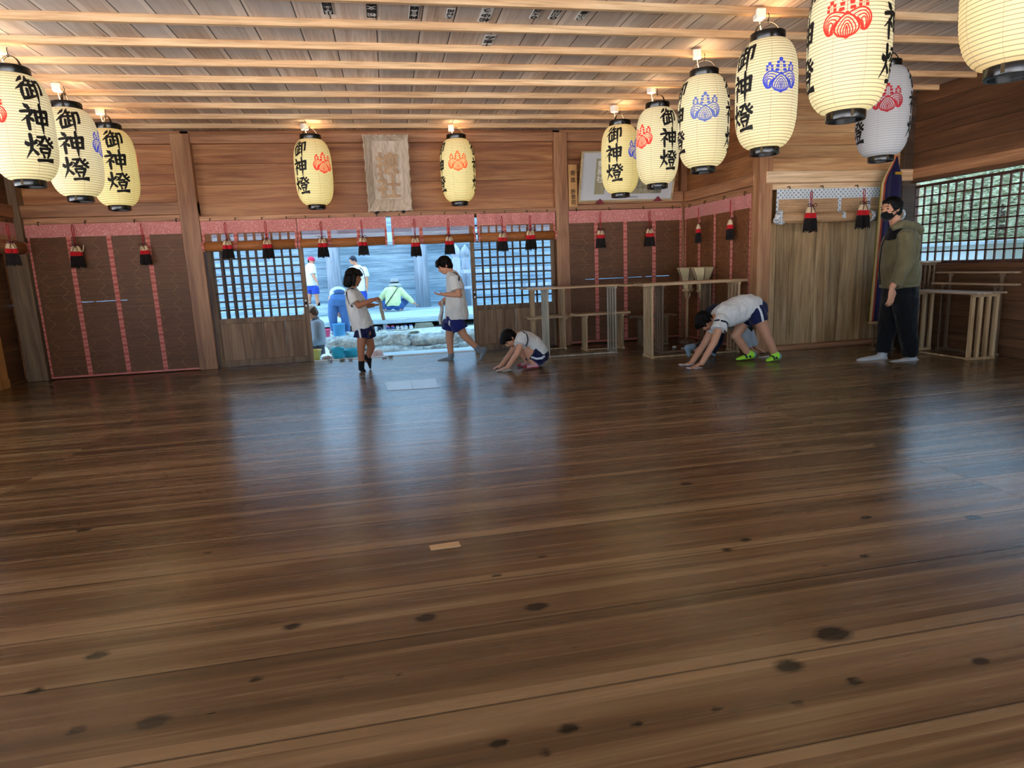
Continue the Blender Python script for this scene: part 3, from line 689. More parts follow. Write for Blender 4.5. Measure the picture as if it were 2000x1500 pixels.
# ------------------------------------------------------------------ paper lanterns
def atz(px,py,z):
    d=AR*(px-1000)+AU*(750-py)+AF*FPX
    return CAM+d*((z-CAM_H)/d.z)
def lr(z):                               # body radius at height z above the lower rim
    t=min(1,max(0,(z-.045)/.775)); return .106+.118*(1-abs(2*t-1)**3.6)**.58
def lantern_paper(name, lo, hi, top, es):
    N=NT(name); x,y,z=N.sep(N.coord())
    rib=N.math('PINGPONG',z,.00985); line=N.math('LESS_THAN',rib,.0021)
    n=N.noise(N.coord(),18,4); fib=N.noise(N.coord(),140,2)
    c=N.ramp(N.remap(z,.05,.82,0,1),[(0,lo),(.35,hi),(.62,hi),(1,top)])
    c=N.mix(1,c,N.ramp(n,[(.3,(.93,.92,.88,1)),(.7,(1.03,1.03,1.03,1))]),'MULTIPLY')
    ang=N.math('ARCTAN2',y,x); sm=N.math('PINGPONG',N.math('ADD',ang,.3),PI/8)
    line=N.math('MAXIMUM',line,N.math('MULTIPLY',N.math('LESS_THAN',sm,.008),.6))
    c2=N.mix(N.math('MULTIPLY',line,.8),c,(.13,.10,.05,1))
    N.set(col=N.mix(N.math('MULTIPLY',line,.6),S('cdbf94') if es else S('f0f0f0'),S('6a5a3c')),rough=.75,spec=.2)
    if es: N.set(emi=c2,es=es)
    if not es:                           # thin white paper lets window light through
        tr=N.n('ShaderNodeBsdfTranslucent'); tr.inputs[0].default_value=(.85,.88,.92,1); mx=N.n('ShaderNodeMixShader'); mx.inputs[0].default_value=.5
        N.l(N.b.outputs[0],mx.inputs[1]); N.l(tr.outputs[0],mx.inputs[2]); N.l(mx.outputs[0],N.out.inputs[0])
    N.bump(fib,.08,.001); return N.m
PAP={'cream':lantern_paper('lit_cream_paper',S('f5dfa0'),S('f6e9c0'),S('dcc9a0'),.6),
     'yellow':lantern_paper('lit_yellow_paper',S('f5d97c'),S('f2dc8a'),S('dfb76c'),.6),
     'warm':lantern_paper('lit_warm_paper',S('f2c47e'),S('f6dc96'),S('e6a850'),.55),
     'grey':lantern_paper('unlit_white_paper',S('f0f0f0'),S('f0f0f0'),S('f0f0f0'),0)}
def ink(name,col,es):
    N=NT(name); N.set(col=col,rough=.7,spec=.2,emi=col,es=es); N.m.cycles.emission_sampling='NONE'; return N.m
INK={'red':ink('glowing_red_crest',S('e03428'),.6),'orange':ink('glowing_orange_crest',S('e2622e'),.6),'blue':ink('glowing_blue_crest',S('3a48b4'),.6),'navy':ink('glowing_navy_crest',S('5a6aa8'),.6),'redoff':plain('red_crest_paint',S('b8202c'),.7)}
M['brush']=plain('brush_ink',S('12100d'),.65,var=.1)
def wrap(me):                            # flat drawing in x,z (metres) -> onto the lantern, centred on azimuth 0
    for v in me.vertices:
        x,z=v.co.x,v.co.y; r=lr(z)+.0035; a=x/.222; v.co=(r*math.cos(a),r*math.sin(a),z)
    me.update()
def ribbon(mb,pts,w,cut=None,closed=False):
    pts=[V(*p) for p in pts]; k=len(pts); Q=[]
    for i in range(k):
        t=(pts[(i+1)%k]-pts[i-1]) if closed else pts[min(i+1,k-1)]-pts[max(i-1,0)]
        t.normalize(); nn=V(-t.y,t.x); ww=w if not isinstance(w,(list,tuple)) else w[i]
        Q.append((pts[i]-nn*ww/2,pts[i]+nn*ww/2))
    for i in range(k if closed else k-1):
        a,b=Q[i],Q[(i+1)%k]
        if cut and cut((pts[i]+pts[(i+1)%k])/2): continue
        n=mb.add([(*a[0],0),(*a[1],0),(*b[1],0),(*b[0],0)]); mb.face([n,n+1,n+2,n+3],[(0,.5,0,1)]*4)
def spline(P,k=6):
    n=len(P); out=[]
    for i in range(n):
        p0,p1,p2,p3=[V(*P[(i+j-1)%n]) for j in range(4)]
        for j in range(k):
            t=j/k; out.append(tuple(.5*((2*p1)+(p2-p0)*t+(2*p0-5*p1+4*p2-p3)*t*t+(3*p1-p0-3*p2+p3)*t**3)))
    return out
def crest_mesh():
    mb=MB(); s=.122; zc=.53
    cl=spline([(0,-.05),(.2,-.13),(.42,-.4),(.5,-.66),(.36,-.9),(.12,-1.0),(0,-1.06),(-.12,-1.0),(-.36,-.9),(-.5,-.66),(-.42,-.4),(-.2,-.13)])
    def inside(p,poly,g=1.0):
        c=False; n=len(poly)
        for i in range(n):
            x1,y1=poly[i]; x2,y2=poly[i-1]; x1*=g;x2*=g
            if (y1>p.y)!=(y2>p.y) and p.x<(x2-x1)*(p.y-y1)/(y2-y1)+x1: c=not c
        return c
    T=lambda P:[(x*s,zc+y*s) for x,y in P]
    def nested(poly,tip,cut=None):
        for i,f in enumerate((1,.72,.46,.22) if cut else (1,.74,.5,.28,.08)):
            P=[(tip[0]+(x-tip[0])*f,tip[1]+(y-tip[1])*(.42+.58*f)) for x,y in poly]
            ribbon(mb,T(P),(.075 if i==0 else .052)*s,cut=(lambda q:cut(V(q.x/s,(q.y-zc)/s))) if cut else None,closed=True)
    nested(cl,(0,-1.0))
    rl=spline([(.1,-.03),(.36,.1),(.63,.14),(.86,.02),(.99,-.24),(.96,-.52),(.8,-.78),(.62,-.78),(.5,-.55),(.36,-.28)])
    for sg in (1,-1):
        nested([(sg*x,y) for x,y in rl],(sg*.72,-.74),lambda q: inside(q,cl,1.12))
    def dot(x,y,a,b):
        n=mb.add([(x*s+1.3*a*s*math.cos(t)*(1+.25*abs(math.sin(2*t))),zc+y*s+1.3*b*s*math.sin(t)*(1+.25*abs(math.sin(2*t))),0) for t in [PI*2*i/12 for i in range(12)]]); mb.face([n+i for i in range(12)],[(0,.5,0,1)]*12)
    dot(0,-.0,.055,.055)
    ribbon(mb,T([(0,.05),(0,.8)]),.02*s); dot(0,.80,.085,.085)
    for i,(y,x) in enumerate(((.63,.17),(.43,.2),(.2,.23))):
        for sg in (1,-1): dot(sg*x,y,.065+.012*i,.06)
    for sg in (1,-1):
        ribbon(mb,T([(sg*.66,.2),(sg*.66,.55)]),.018*s); dot(sg*.66,.57,.065,.07)
        for y,x in ((.43,.13),(.25,.14)):
            for q in (1,-1): dot(sg*.66+q*x,y,.055,.05)
    me=mb.mesh('crest'); wrap(me); return me
CREST=crest_mesh()
STROKES={'御':[[(.30,.97,.5),(.24,.88,1.2),(.08,.72,.3)],[(.34,.74,.6),(.26,.62,1.3),(.02,.42,.25)],[(.22,.58,.8),(.21,.3,1),(.25,.02,.5)],
 [(.48,1.0,.5),(.45,.9,1.1),(.35,.76,.3)],[(.40,.80,.8),(.52,.82,.9),(.65,.84,.9)],[(.33,.61,.8),(.5,.64,.9),(.67,.66,.9)],[(.52,.82,.9),(.52,.5,1),(.53,.20,.9)],[(.53,.43,.8),(.65,.45,.7)],[(.39,.47,.9),(.40,.18,.8)],[(.31,.11,1.1),(.5,.18,.9),(.70,.27,.4)],
 [(.72,.80,1),(.85,.83,.9),(.96,.85,1.2),(.955,.6,1),(.93,.38,1),(.85,.33,.3)],[(.735,.82,1.1),(.735,.4,1.05),(.735,-.06,.3)]],
'神':[[(.17,1.0,.5),(.25,.92,1.4),(.33,.82,.9)],[(.06,.70,.9),(.24,.735,.9),(.41,.77,1.1),(.30,.58,.8),(.03,.33,.2)],[(.24,.54,.9),(.24,.25,1.1),(.25,.0,.8)],[(.29,.50,.6),(.36,.45,1.1),(.42,.36,.7)],
 [(.50,.78,1.1),(.51,.55,1),(.53,.28,1)],[(.50,.76,.9),(.7,.785,.9),(.93,.81,1.3),(.915,.55,1),(.89,.28,1.1)],[(.52,.55,.8),(.91,.58,.8)],[(.53,.32,.9),(.89,.345,.9)],[(.69,1.04,.9),(.70,.7,1.1),(.70,.3,1.1),(.70,-.08,.3)]],
'燈':[[(.05,.72,.3),(.09,.62,1.4),(.14,.52,.7)],[(.40,.80,.5),(.36,.70,1.1),(.29,.60,.4)],[(.22,.98,1),(.235,.7,1.05),(.21,.42,.9),(.01,.06,.2)],[(.24,.44,.5),(.32,.34,1),(.42,.22,1)],
 [(.45,.91,.8),(.55,.915,.8),(.66,.93,1),(.56,.72,.8),(.37,.55,.25)],[(.45,.78,.5),(.53,.70,.9)],[(.71,.99,.7),(.77,.82,.9),(.86,.70,1.1),(1.03,.57,.9)],[(.90,.93,.9),(.79,.80,.4)],[(1.0,.80,.9),(.87,.71,.4)],
 [(.52,.60,.8),(.80,.625,.9)],[(.50,.48,.9),(.53,.30,.8)],[(.50,.48,.8),(.68,.495,.8),(.86,.51,1.1),(.81,.31,.9)],[(.53,.33,.8),(.82,.345,.8)],[(.58,.25,.6),(.63,.12,.9)],[(.80,.27,.9),(.73,.12,.5)],[(.40,.02,1),(.7,.05,.9),(1.02,.06,1.5)]]}
def text_wrapped():
    mb=MB(); W=.20; H=.188
    for i,ch in enumerate('御神燈'):
        y0=.475+.625/2-.213*i-H-.004
        for st in STROKES[ch]:
            P=[];Wd=[]
            for (x1,y1,w1),(x2,y2,w2) in zip(st,st[1:]):
                for j in range(6): P.append(((x1+(x2-x1)*j/6-.5)*W,y0+(y1+(y2-y1)*j/6)*H)); Wd.append((w1+(w2-w1)*j/6)*.0245)
            P.append(((st[-1][0]-.5)*W,y0+st[-1][1]*H)); Wd.append(st[-1][2]*.0245)
            ribbon(mb,P,Wd)
            for (x,y),w_ in ((P[0],Wd[0]),)+tuple((((q[0]-.5)*W,y0+q[1]*H),q[2]*.0245) for q in st[1:-1]):
                n=mb.add([(x+w_*.5*math.cos(t),y+w_*.5*math.sin(t),0) for t in [PI*k/5 for k in range(10)]]); mb.face([n+k for k in range(10)],[(0,.5,0,1)]*10)
    me=mb.mesh('lettering'); wrap(me); return me
TXT=text_wrapped()
def lathe_mesh(prof,n=40):
    mb=MB(); mb.lathe(prof,n,cap=False); return mb.mesh('lantern_body')
prof=[]
k=2*39
for i in range(k+1):
    z=.045+.775*i/k; prof.append((lr(z)+.0022*(i%2),z))
BODY=lathe_mesh(prof); BODY.polygons.foreach_set('use_smooth',[True]*len(BODY.polygons))
def chochin(px,py,z0,crest_a,paper,crest,label):
    p=atz(px,py,z0+.03); az=math.atan2(CAM.y-p.y,CAM.x-p.x)+math.radians(crest_a)
    r=thing('paper_lantern',label,'lantern',(p.x,p.y,z0),az,'paper lanterns hung from the ceiling battens')
    me=BODY.copy(); me.materials.clear(); me.materials.append(PAP[paper]); pbdy=link('paper_body',me,r)
    mb=MB().lathe([(.107,.06),(.109,.055),(.109,.0),(.107,-.004),(.092,-.004),(.092,.01),(.0001,.012)],36,cap=False); br_=mb.build('bottom_rim',M['black'],r,smooth=True); br_.modifiers.new('es','EDGE_SPLIT').split_angle=.6
    for j in range(6):
        a=j*PI/3+.4; MB().box(.1085,.1105,-.008,.008,.004,.05,M=Matrix.Rotation(a,4,'Z')).build('rim_joint',M['bronze'],br_)
    mb=MB().lathe([(.1,.80),(.124,.805),(.127,.81),(.127,.868),(.124,.872),(.11,.872),(.105,.86),(.0001,.86)],36,cap=False); mb.build('top_rim',M['black'],r,smooth=True).modifiers.new('es','EDGE_SPLIT').split_angle=.6
    mb=MB(); mb.tube([(0,.1*math.cos(t),.86+.095*math.sin(t)) for t in [PI*i/12 for i in range(13)]],[(.011,.004)]*13,8,lat=(1,0,0)); mb.build('handle',M['black'],r,smooth=True)
    zb=(CZ-.05)-z0
    if paper!='grey':                    # the bulb shines out of the open top
        ld=bpy.data.lights.new('lantern_bulb','AREA'); ld.shape='DISK'; ld.size=.17; ld.energy=1.8; ld.color=(1.0,.62,.32); lo=bpy.data.objects.new('lantern_bulb',ld); COL.objects.link(lo); lo.parent=r; lo.location=(0,0,.874); lo.rotation_euler=(PI,0,0)
    mb=MB(); mb.tube([(0,0,.945),(.012,0,.958),(0,0,.972),(-.008,0,.96)],.003,6); mb.tube([(0,0,.965),(.008,.004,(.97+zb)/2),(0,0,zb)],.003,6); mb.build('hook_chain',M['iron'],r)
    ux=Matrix.Rotation(-az,4,'Z')
    q=ux@V(-.06,.02,0)
    sk_=MB().box(q.x-.035,q.x+.035,q.y-.035,q.y+.035,zb-.04,zb+.03).build('socket_box',M['white'],r,bevel=.004)
    mb=MB(); mb.tube([(q.x,q.y,zb-.03),(q.x*.9,q.y*.9,.93),(q.x*.6,q.y*.6,.86)],.004,6); mb.build('power_cord',M['white'],sk_)
    for a,nm in ((0,crest),(180,crest)):
        me=CREST.copy(); me.materials.append(INK[nm]); o=link('paulownia_crest',me,pbdy); o.rotation_euler=(0,0,math.radians(a))
    for a in (77,-77):
        me=TXT.copy(); me.materials.append(M['brush']); o=link('brush_lettering',me,pbdy); o.rotation_euler=(0,0,math.radians(a))
    return r
chochin(59,357,1.935,-50,'cream','red','lit lantern cut by the left photo edge, largest of the left three')
chochin(158,387,1.935,76,'cream','blue','lit cream lantern, middle of the three at the left, lettering facing forward')
chochin(234,405,1.935,-70,'yellow','red','yellow lit lantern, rightmost of the three at the left')
chochin(619,403,1.975,33,'yellow','red','lit lantern left of the carved plaque, lettering and red crest both showing')
chochin(898,396,1.985,1,'yellow','orange','lit lantern right of the carved plaque, orange crest facing forward')
chochin(1212,380,1.935,57,'yellow','blue','yellow lit lantern in front of the framed picture, farthest of the right row')
chochin(1284,362,1.935,-45,'cream','red','lit lantern by the picture, red crest left and lettering right')
chochin(1373,330,1.935,3,'cream','navy','lit lantern with dark blue crest facing forward, above the corner post')
chochin(1493,294,1.935,26,'cream','blue','large lit lantern with bright blue crest, lettering to its left')
chochin(1651,225,1.935,-4,'cream','red','very large lit lantern with big red crest, top cut by the frame')
chochin(1720,309,1.985,7,'grey','redoff','unlit grey white lantern with red crest above the masked man')
chochin(1975,137,1.935,-40,'warm','red','warm amber lit lantern cut off at the top right corner')
# ------------------------------------------------------------------ offering tables
def offering_table(label,x0,x1,y0,y1,h,lx0,lx1,mat='table',top='tabletop',along='x',shelf=None,n=4,lw=.02,tt=.022,group='eight legged offering tables'):
    r=thing('offering_table',label,'table',((x0+x1)/2,(y0+y1)/2,0),0,group); ox,oy=(x0+x1)/2,(y0+y1)/2
    a=lambda x:x-ox; b=lambda y:y-oy
    MB().box(a(x0),a(x1),b(y0),b(y1),h-tt,h,.6).build('tabletop',M[top],r,bevel=.003)
    for L in (lx0,lx1):
        if along=='x':
            MB().box(a(L)-.018,a(L)+.018,b(y0)+.01,b(y1)-.01,0,.028).build('foot_rail',M[mat],r,bevel=.002)
            MB().box(a(L)-.016,a(L)+.016,b(y0)+.015,b(y1)-.015,h-tt-.03,h-tt).build('top_rail',M[mat],r,bevel=.002)
            for i in range(n):
                y=b(y0)+.035+(y1-y0-.07)*i/(n-1); MB().box(a(L)-lw/2,a(L)+lw/2,y-lw/2,y+lw/2,.028,h-tt-.03).build('leg',M[mat],r,bevel=.002)
        else:
            MB().box(a(x0)+.01,a(x1)-.01,b(L)-.018,b(L)+.018,0,.028).build('foot_rail',M[mat],r,bevel=.002)
            MB().box(a(x0)+.015,a(x1)-.015,b(L)-.016,b(L)+.016,h-tt-.03,h-tt).build('top_rail',M[mat],r,bevel=.002)
            for i in range(n):
                x=a(x0)+.035+(x1-x0-.07)*i/(n-1); MB().box(x-lw/2,x+lw/2,b(L)-lw/2,b(L)+lw/2,.028,h-tt-.03).build('leg',M[mat],r,bevel=.002)
    if along=='x': MB().box(a(lx0)+.018,a(lx1)-.018,b(y0)+.02,b(y0)+.04,.006,.024).build('stretcher',M[mat],r)
    else: MB().box(a(x0)+.02,a(x0)+.04,b(lx0)+.018,b(lx1)-.018,.006,.024).build('stretcher',M[mat],r)
    if shelf:
        z,e=shelf
        for y in (b(y0)-.004,b(y1)-.02): MB().box(a(lx0)-e,a(lx1)+e,y,y+.024,z-.03,z).build('shelf_rail',M[top],r,bevel=.003)
        for L in (lx0,lx1): MB().box(a(L)-.03,a(L)+.03,b(y0)-.02,b(y1)+.02,z-.05,z-.02).build('shelf_cross_piece',M[top],r,bevel=.003)
    return r
offering_table('long tall table with thin legs, right beside the crouching child',1.76,3.0,7.72,8.08,.885,1.955,2.85,'tablegrey')
offering_table('tall table with a mid-height crossbar, standing before the right lattice door',1.80,2.52,8.46,8.76,.87,1.95,2.375,shelf=(.47,.11))
offering_table('low table with rounded ends behind the long tall table',2.42,3.2,8.12,8.38,.505,2.585,3.10,'table',lw=.02,tt=.03)
offering_table('low dark table near the two funnel lamp stands',3.22,3.92,8.22,8.46,.42,3.43,3.79,'tabledark','tabledark')
offering_table('tall thick-topped table in front of the funnel lamp stands',2.95,4.30,7.08,7.38,.90,3.075,4.2,'table',lw=.024,tt=.035)
offering_table('tall table close behind the thick-topped one',2.86,4.28,7.42,7.70,.885,3.36,4.0,'tabledark','tabletop',lw=.022)
offering_table('front table along the right wall with four pale end legs, behind the man',5.84,6.20,5.42,6.42,.70,5.50,6.30,'table','tabletop_y','y',lw=.034,tt=.02)
offering_table('narrow second table along the right wall, just above the front one',6.215,6.29,5.36,6.38,.775,5.6,6.25,'tabledark','tabletop_y','y',n=2,tt=.02)
offering_table('third table tight against the right wall under the window',6.30,6.385,5.45,6.42,.895,5.62,6.25,'tabledark','tabletop_y','y',n=2,tt=.02)
offering_table('highest table under the left end of the lattice window',6.12,6.37,6.42,6.66,1.02,6.48,6.60,'tabledark','tabletop_y','y',tt=.02)
offering_table('low table half hidden behind the masked man',5.60,5.86,6.40,6.62,.335,5.66,5.80,'tabledark','tabletop',n=3)
# ------------------------------------------------------------------ funnel lamp stands
def bonbori(px,pyt,Y,label):
    t=at(px,pyt,Y); zt=t.z; r=thing('lamp_stand',label,'lamp stand',(t.x,Y,0),0.25,'funnel shaped lamp stands'); zb=.755
    def ring(R): return [V(R*math.cos(PI/3*i),R*math.sin(PI/3*i),0) for i in range(6)]
    def Rz(u): return .065+.09*u**1.5
    mb=MB(); K=8
    for i in range(6):
        mb.grid(lambda u,v: (lambda q,w: q*(1-w)+ring(Rz(u))[(i+1)%6]*w+V(0,0,zb+(zt-zb)*u))(ring(Rz(u))[i],v),K,1)
    mb.build('paper_shade',plain('aged_shade_paper',S('cdb98c'),.75,var=.1),r,thick=.003)
    for i in range(6):
        mb=MB(); mb.tube([ring(Rz(u/8)*1.01)[i]+V(0,0,zb+(zt-zb)*u/8) for u in range(9)],.006,6); mb.build('shade_rib',M['tabledark'],r)
    mb=MB(); mb.tube([q+V(0,0,zt) for q in ring(.156)],.006,6,closed=True); mb.build('top_ring',M['table'],r)
    MB().lathe([(.02,zb-.10),(.05,zb-.05),(.085,zb-.03),(.085,zb-.005),(.07,zb)],6).build('shade_seat',M['table'],r)
    mb=MB()
    for i in range(6):
        a=PI/3*i; mb.prism([(0,0),(.04,.04),(.05,.0),(.02,-.05),(.0,-.08)],.01,Matrix.Translation((0,0,zb-.09))@Matrix.Rotation(a,4,'Z')@Matrix.Rotation(PI/2,4,'X'))
    mb.build('carved_bracket',M['table'],r)
    MB().lathe([(.022,.05),(.02,.4),(.02,zb-.15),(.03,zb-.08)],10).build('pole',M['table'],r,smooth=True)
    MB().lathe([(.13,0),(.13,.02),(.09,.035),(.04,.05),(.025,.07)],6).build('base',M['tabledark'],r)
bonbori(1343,523,8.36,'cream funnel-shaped lamp stand behind the tables, left of the pair')
bonbori(1372,522,7.95,'cream funnel-shaped lamp stand behind the tables, right of the pair')
# ------------------------------------------------------------------ five-colour silk hanging
r=thing('silk_streamer','tall five-coloured silk hanging with dark purple front behind the masked man','banner',(0,0,0))
Yb=6.72
T=at(1752,305,Yb)
for i,(nm,c,dx,e) in enumerate((('green_silk',S('1f4a30'),-.018,0),('yellow_silk',S('c89a34'),-.010,.012),('white_silk',S('c9b48a'),-.003,.02),('red_silk',S('a8482c'),.005,.026),('purple_silk',S('1a1238'),.014,.0))):
    A=at(1728,352,Yb); B=at(1761,342,Yb); Cc=at(1703,628,Yb); Dd=at(1740,640,Yb)
    yo=Yb+.04-.01*i
    def fn(u,v,dx=dx,yo=yo):
        if u<.08:
            k=u/.08; l=T.lerp(A,k); rr=T.lerp(B,k)
        else:
            k=(u-.08)/.92; l=A.lerp(Cc,k); rr=B.lerp(Dd,k)
        p=l.lerp(rr,v); return V(p.x+dx*min(1,u*8),yo+.012*math.sin(v*9+i),p.z)
    mb=MB(); mb.grid(fn,30,8); mb.build(nm,cloth(nm,c),r,thick=.003)
mb=MB(); mb.tube([T+V(0,.03,-.02),T+V(.004,.03,.12),T+V(.0,.06,.3)],.012,8); mb.build('hanging_cord',cloth('orange_cord',S('c8703a')),r)
mb=MB(); p=at(1752,338,Yb); MB().box(p.x-.045,p.x+.05,Yb-.03,Yb-.02,p.z-.02,p.z+.01).build('gold_band',plain('gold_band',S('c8962e'),.4,metal=.5),r)
# ------------------------------------------------------------------ flat things on the floor
def floor_sheet(name,label,cat,pts,mat,h=.003,group=None):
    P=[atz(px,py,0.0) for px,py in pts]; c=sum(P,V(0,0,0))/4; r=[V(p.x-c.x,p.y-c.y,0) for p in P]
    mb=MB(); mb.prism([(q.x,q.y) for q in r],h,Matrix.Identity(4)); o=mb.build(name,mat); o.location=(c.x,c.y,.001); return tag(o,label,cat,group)
mv=plain('pale_vinyl_sheet',S('b9b4b0'),.25,spec=.5,var=.05)
floor_sheet('floor_sheet','pale square sheet on the floor before the doorway, left of two','sheet',[(757,763),(806,760.5),(801.5,743.5),(752,747.5)],mv,group='pale sheets laid on the floor')
floor_sheet('floor_sheet','pale square sheet on the floor before the doorway, right of two','sheet',[(807,760.5),(859,757),(850,740),(802.5,743.5)],mv,group='pale sheets laid on the floor')
floor_sheet('floor_patch','small light wood patch on the floor in mid room','patch',[(842,1076),(900,1068),(896,1058.5),(838,1067)],M['patchwood'])
def crumple(label,px,py,s,mat,name='crumpled_paper',cat='paper',group=None,Y=None):
    p=atz(px,py,0.0) if Y is None else Y; mb=MB()
    for i in range(5): mb.ell(V(random.uniform(-.4,.4)*s,random.uniform(-.3,.3)*s,s*.33+random.uniform(0,.12)*s),(s*.42,s*.35,s*.3),n=8,m_=6)
    me=blob(mb,max(.006,s*.07),2,.5,s*.09,1.6/s); me.materials.append(mat); o=link(name,me); o.location=(p.x,p.y,p.z); 
    z=min(v.co.z for v in me.vertices)
    for v in me.vertices: v.co.z-=z
    return tag(o,label,cat,group)
crumple('larger crumpled white paper on the floor by the lamp stands',1319,680,.06,M['paper'],group='white scraps on the floor')
crumple('small white scrap on the floor right of the crumpled paper',1333,682,.035,M['paper'],name='paper_scrap',group='white scraps on the floor')
q=atz(1480,699,0); mb=MB(); mb.tube([q+V(.0,0,.006),q+V(.06,-.01,.006),q+V(.13,.0,.006),q+V(.17,.02,.008),q+V(.12,.04,.006)],.005,8)
tag(mb.build('loose_wire',M['white'],smooth=True),'loose white wire on the floor between the bending child’s shoes','wire')
# ------------------------------------------------------------------ people
SKIN=plain('skin',S('c98f6e'),.55,var=.06); SKIN2=plain('tanned_skin',S('a86c4c'),.55,var=.06)
HAIR=wood('dark_hair',S('060404'),S('0d0908'),S('16100d'),'z',.62,.1,scale=3,spec=.15)
TEE=cloth('white_cotton_shirt',S('d9d6cf')); NAVY=cloth('navy_shorts',S('141a42')); NAVYD=cloth('navy_tracksuit',S('10142e'))
STRIPE=cloth('white_stripe',S('dcdcdc')); PIPE=cloth('navy_piping',S('12142a'))
SOCKB=cloth('black_sock',S('121216')); SOCKG=cloth('grey_sock',S('7c8288')); SOCKW=cloth('pale_grey_sock',S('b4b4b2')); EYE=plain('dark_eye',S('0b0908'),.2); LIP=plain('lip',S('9a5548'),.5)
RAG=cloth('cleaning_rag',S('b9ac98'))
def lerp(a,b,t): return a+(b-a)*t
class Person:
    def __init__(s,label,base,group=None,vox=.007,sc=1.0,skin=None,cat='person'):
        s.kids={}; s.r=thing('person',label,cat,(base.x,base.y,base.z),0,group); s.o=Vector(base); s.vox=vox; s.k=sc
        s.skin=MB(); s.skin.off=s.o; s.mat=skin or SKIN
    def mb(s):
        m_=MB(); m_.off=s.o; return m_
    def part(s,name,mb,mat,vox=None,it=5,wr=0.0,ws=9.0,label=None,on=None):
        me=blob(mb,vox or s.vox,it,.5,wr,ws); me.materials.append(mat); o=link(name,me,s.kids.get(on,s.r)); s.kids[name]=o
        if label: o['label']=label
        return o
    def raw(s,name,mb,mat,thick=0.0,label=None,on=None):
        o=mb.build(name,mat,s.kids.get(on,s.r),smooth=True,thick=thick,recalc=True); s.kids[name]=o
        if label: o['label']=label
        return o
    def limb(s,mb,pts,rad,n=12):
        P=[];R=[]
        for i in range(len(pts)-1):
            for j in range(4):
                t=j/4; P.append(lerp(Vector(pts[i]),Vector(pts[i+1]),t)); R.append(lerp(rad[i],rad[i+1],t))
        P.append(Vector(pts[-1])); R.append(rad[-1]); mb.tube(P,R,n)
        mb.ell(pts[0],(rad[0],)*3,n=10,m_=7); mb.ell(pts[-1],(rad[-1],)*3,n=10,m_=7)
        for i in range(1,len(pts)-1): mb.ell(pts[i],(rad[i]*1.02,)*3,n=10,m_=7)
    def cl(s,mb,pts,rad,n=16):           # sleeve or leg of a garment, cut straight at its end
        P=[];R=[]
        for i in range(len(pts)-1):
            for j in range(4):
                t=j/4; P.append(lerp(Vector(pts[i]),Vector(pts[i+1]),t)); R.append(lerp(rad[i],rad[i+1],t))
        P.append(Vector(pts[-1])); R.append(rad[-1]*1.03); mb.tube(P,R,n)
        mb.ell(pts[0],(rad[0],)*3,n=12,m_=8)
        for i in range(1,len(pts)-1): mb.ell(pts[i],(rad[i]*1.01,)*3,n=12,m_=8)
    def hug(s,name,on,pts,r,mat):        # narrow tape following the surface of a garment
        o=s.kids[on]; Q=[]
        for a,b in zip(pts,pts[1:]):
            for j in range(6): Q.append(lerp(Vector(a),Vector(b),j/6))
        Q.append(Vector(pts[-1])); W=[];Nn=[]
        for q in Q:
            ok,c,n,_=o.closest_point_on_mesh(q-s.o); W.append(Vector(c)+n*.003+s.o); Nn.append(n)
        mb=s.mb(); L=[]
        for i,p in enumerate(W):
            t=(W[min(i+1,len(W)-1)]-W[max(i-1,0)]).normalized(); u=Nn[i].cross(t); u.normalize(); L.append((p-u*r,p+Nn[i]*.002,p+u*r))
        k=mb.add([x for l in L for x in l]); c=(.5,.5,.5,1)
        for i in range(len(L)-1):
            for j in (0,1): a=k+i*3+j; mb.face([a,a+1,a+4,a+3],[c]*4)
        return s.raw(name,mb,mat,.004,on=on)
    def head(s,c,f,u,h,neck,mask=False):
        """c centre, f facing, u up, h chin-to-crown"""
        f=Vector(f).normalized(); u=Vector(u); u=(u-f*u.dot(f)).normalized(); q=f.cross(u); c=Vector(c); s.hc=(c,f,u,q,h)
        B=s.skin; P=lambda a,b,d: c+q*(a*h)+f*(b*h)+u*(d*h)
        B.ell(P(0,-.04,.10),(.345*h,.42*h,.40*h),(q,f,u),16,11)
        B.ell(P(0,.10,-.17),(.27*h,.29*h,.30*h),(q,f,u),14,9)
        B.ell(P(0,.17,-.33),(.15*h,.17*h,.13*h),(q,f,u),12,8)
        B.tube([P(0,.36,.06),P(0,.43,-.06),P(0,.40,-.13)],[.03*h,.055*h,.05*h],8)
        B.ell(P(0,.33,.13),(.22*h,.07*h,.05*h),(q,f,u),10,7)
        for sg in (-1,1):
            B.ell(P(sg*.35,-.03,-.03),(.035*h,.085*h,.13*h),(q,f,u),10,7)
            B.ell(P(sg*.16,.27,-.12),(.10*h,.09*h,.09*h),(q,f,u),10,7)
        s.limb(B,[P(0,-.12,-.18),neck],[.23*h,.25*h])
        if not mask:
            m_=s.mb(); m_.ell(P(0,.375,-.22),(.10*h,.03*h,.022*h),(q,f,u),10,7); s.raw('lips',m_,LIP)
        m_=s.mb()
        for sg in (-1,1): m_.ell(P(sg*.155,.345,.035),(.055*h,.03*h,.026*h),(q,f,u),10,7)
        s.raw('eyes',m_,EYE)
        m_=s.mb()
        for sg in (-1,1): m_.ell(P(sg*.165,.365,.135),(.085*h,.02*h,.016*h),(q,f,u),10,6)
        s.raw('eyebrows',m_,HAIR)
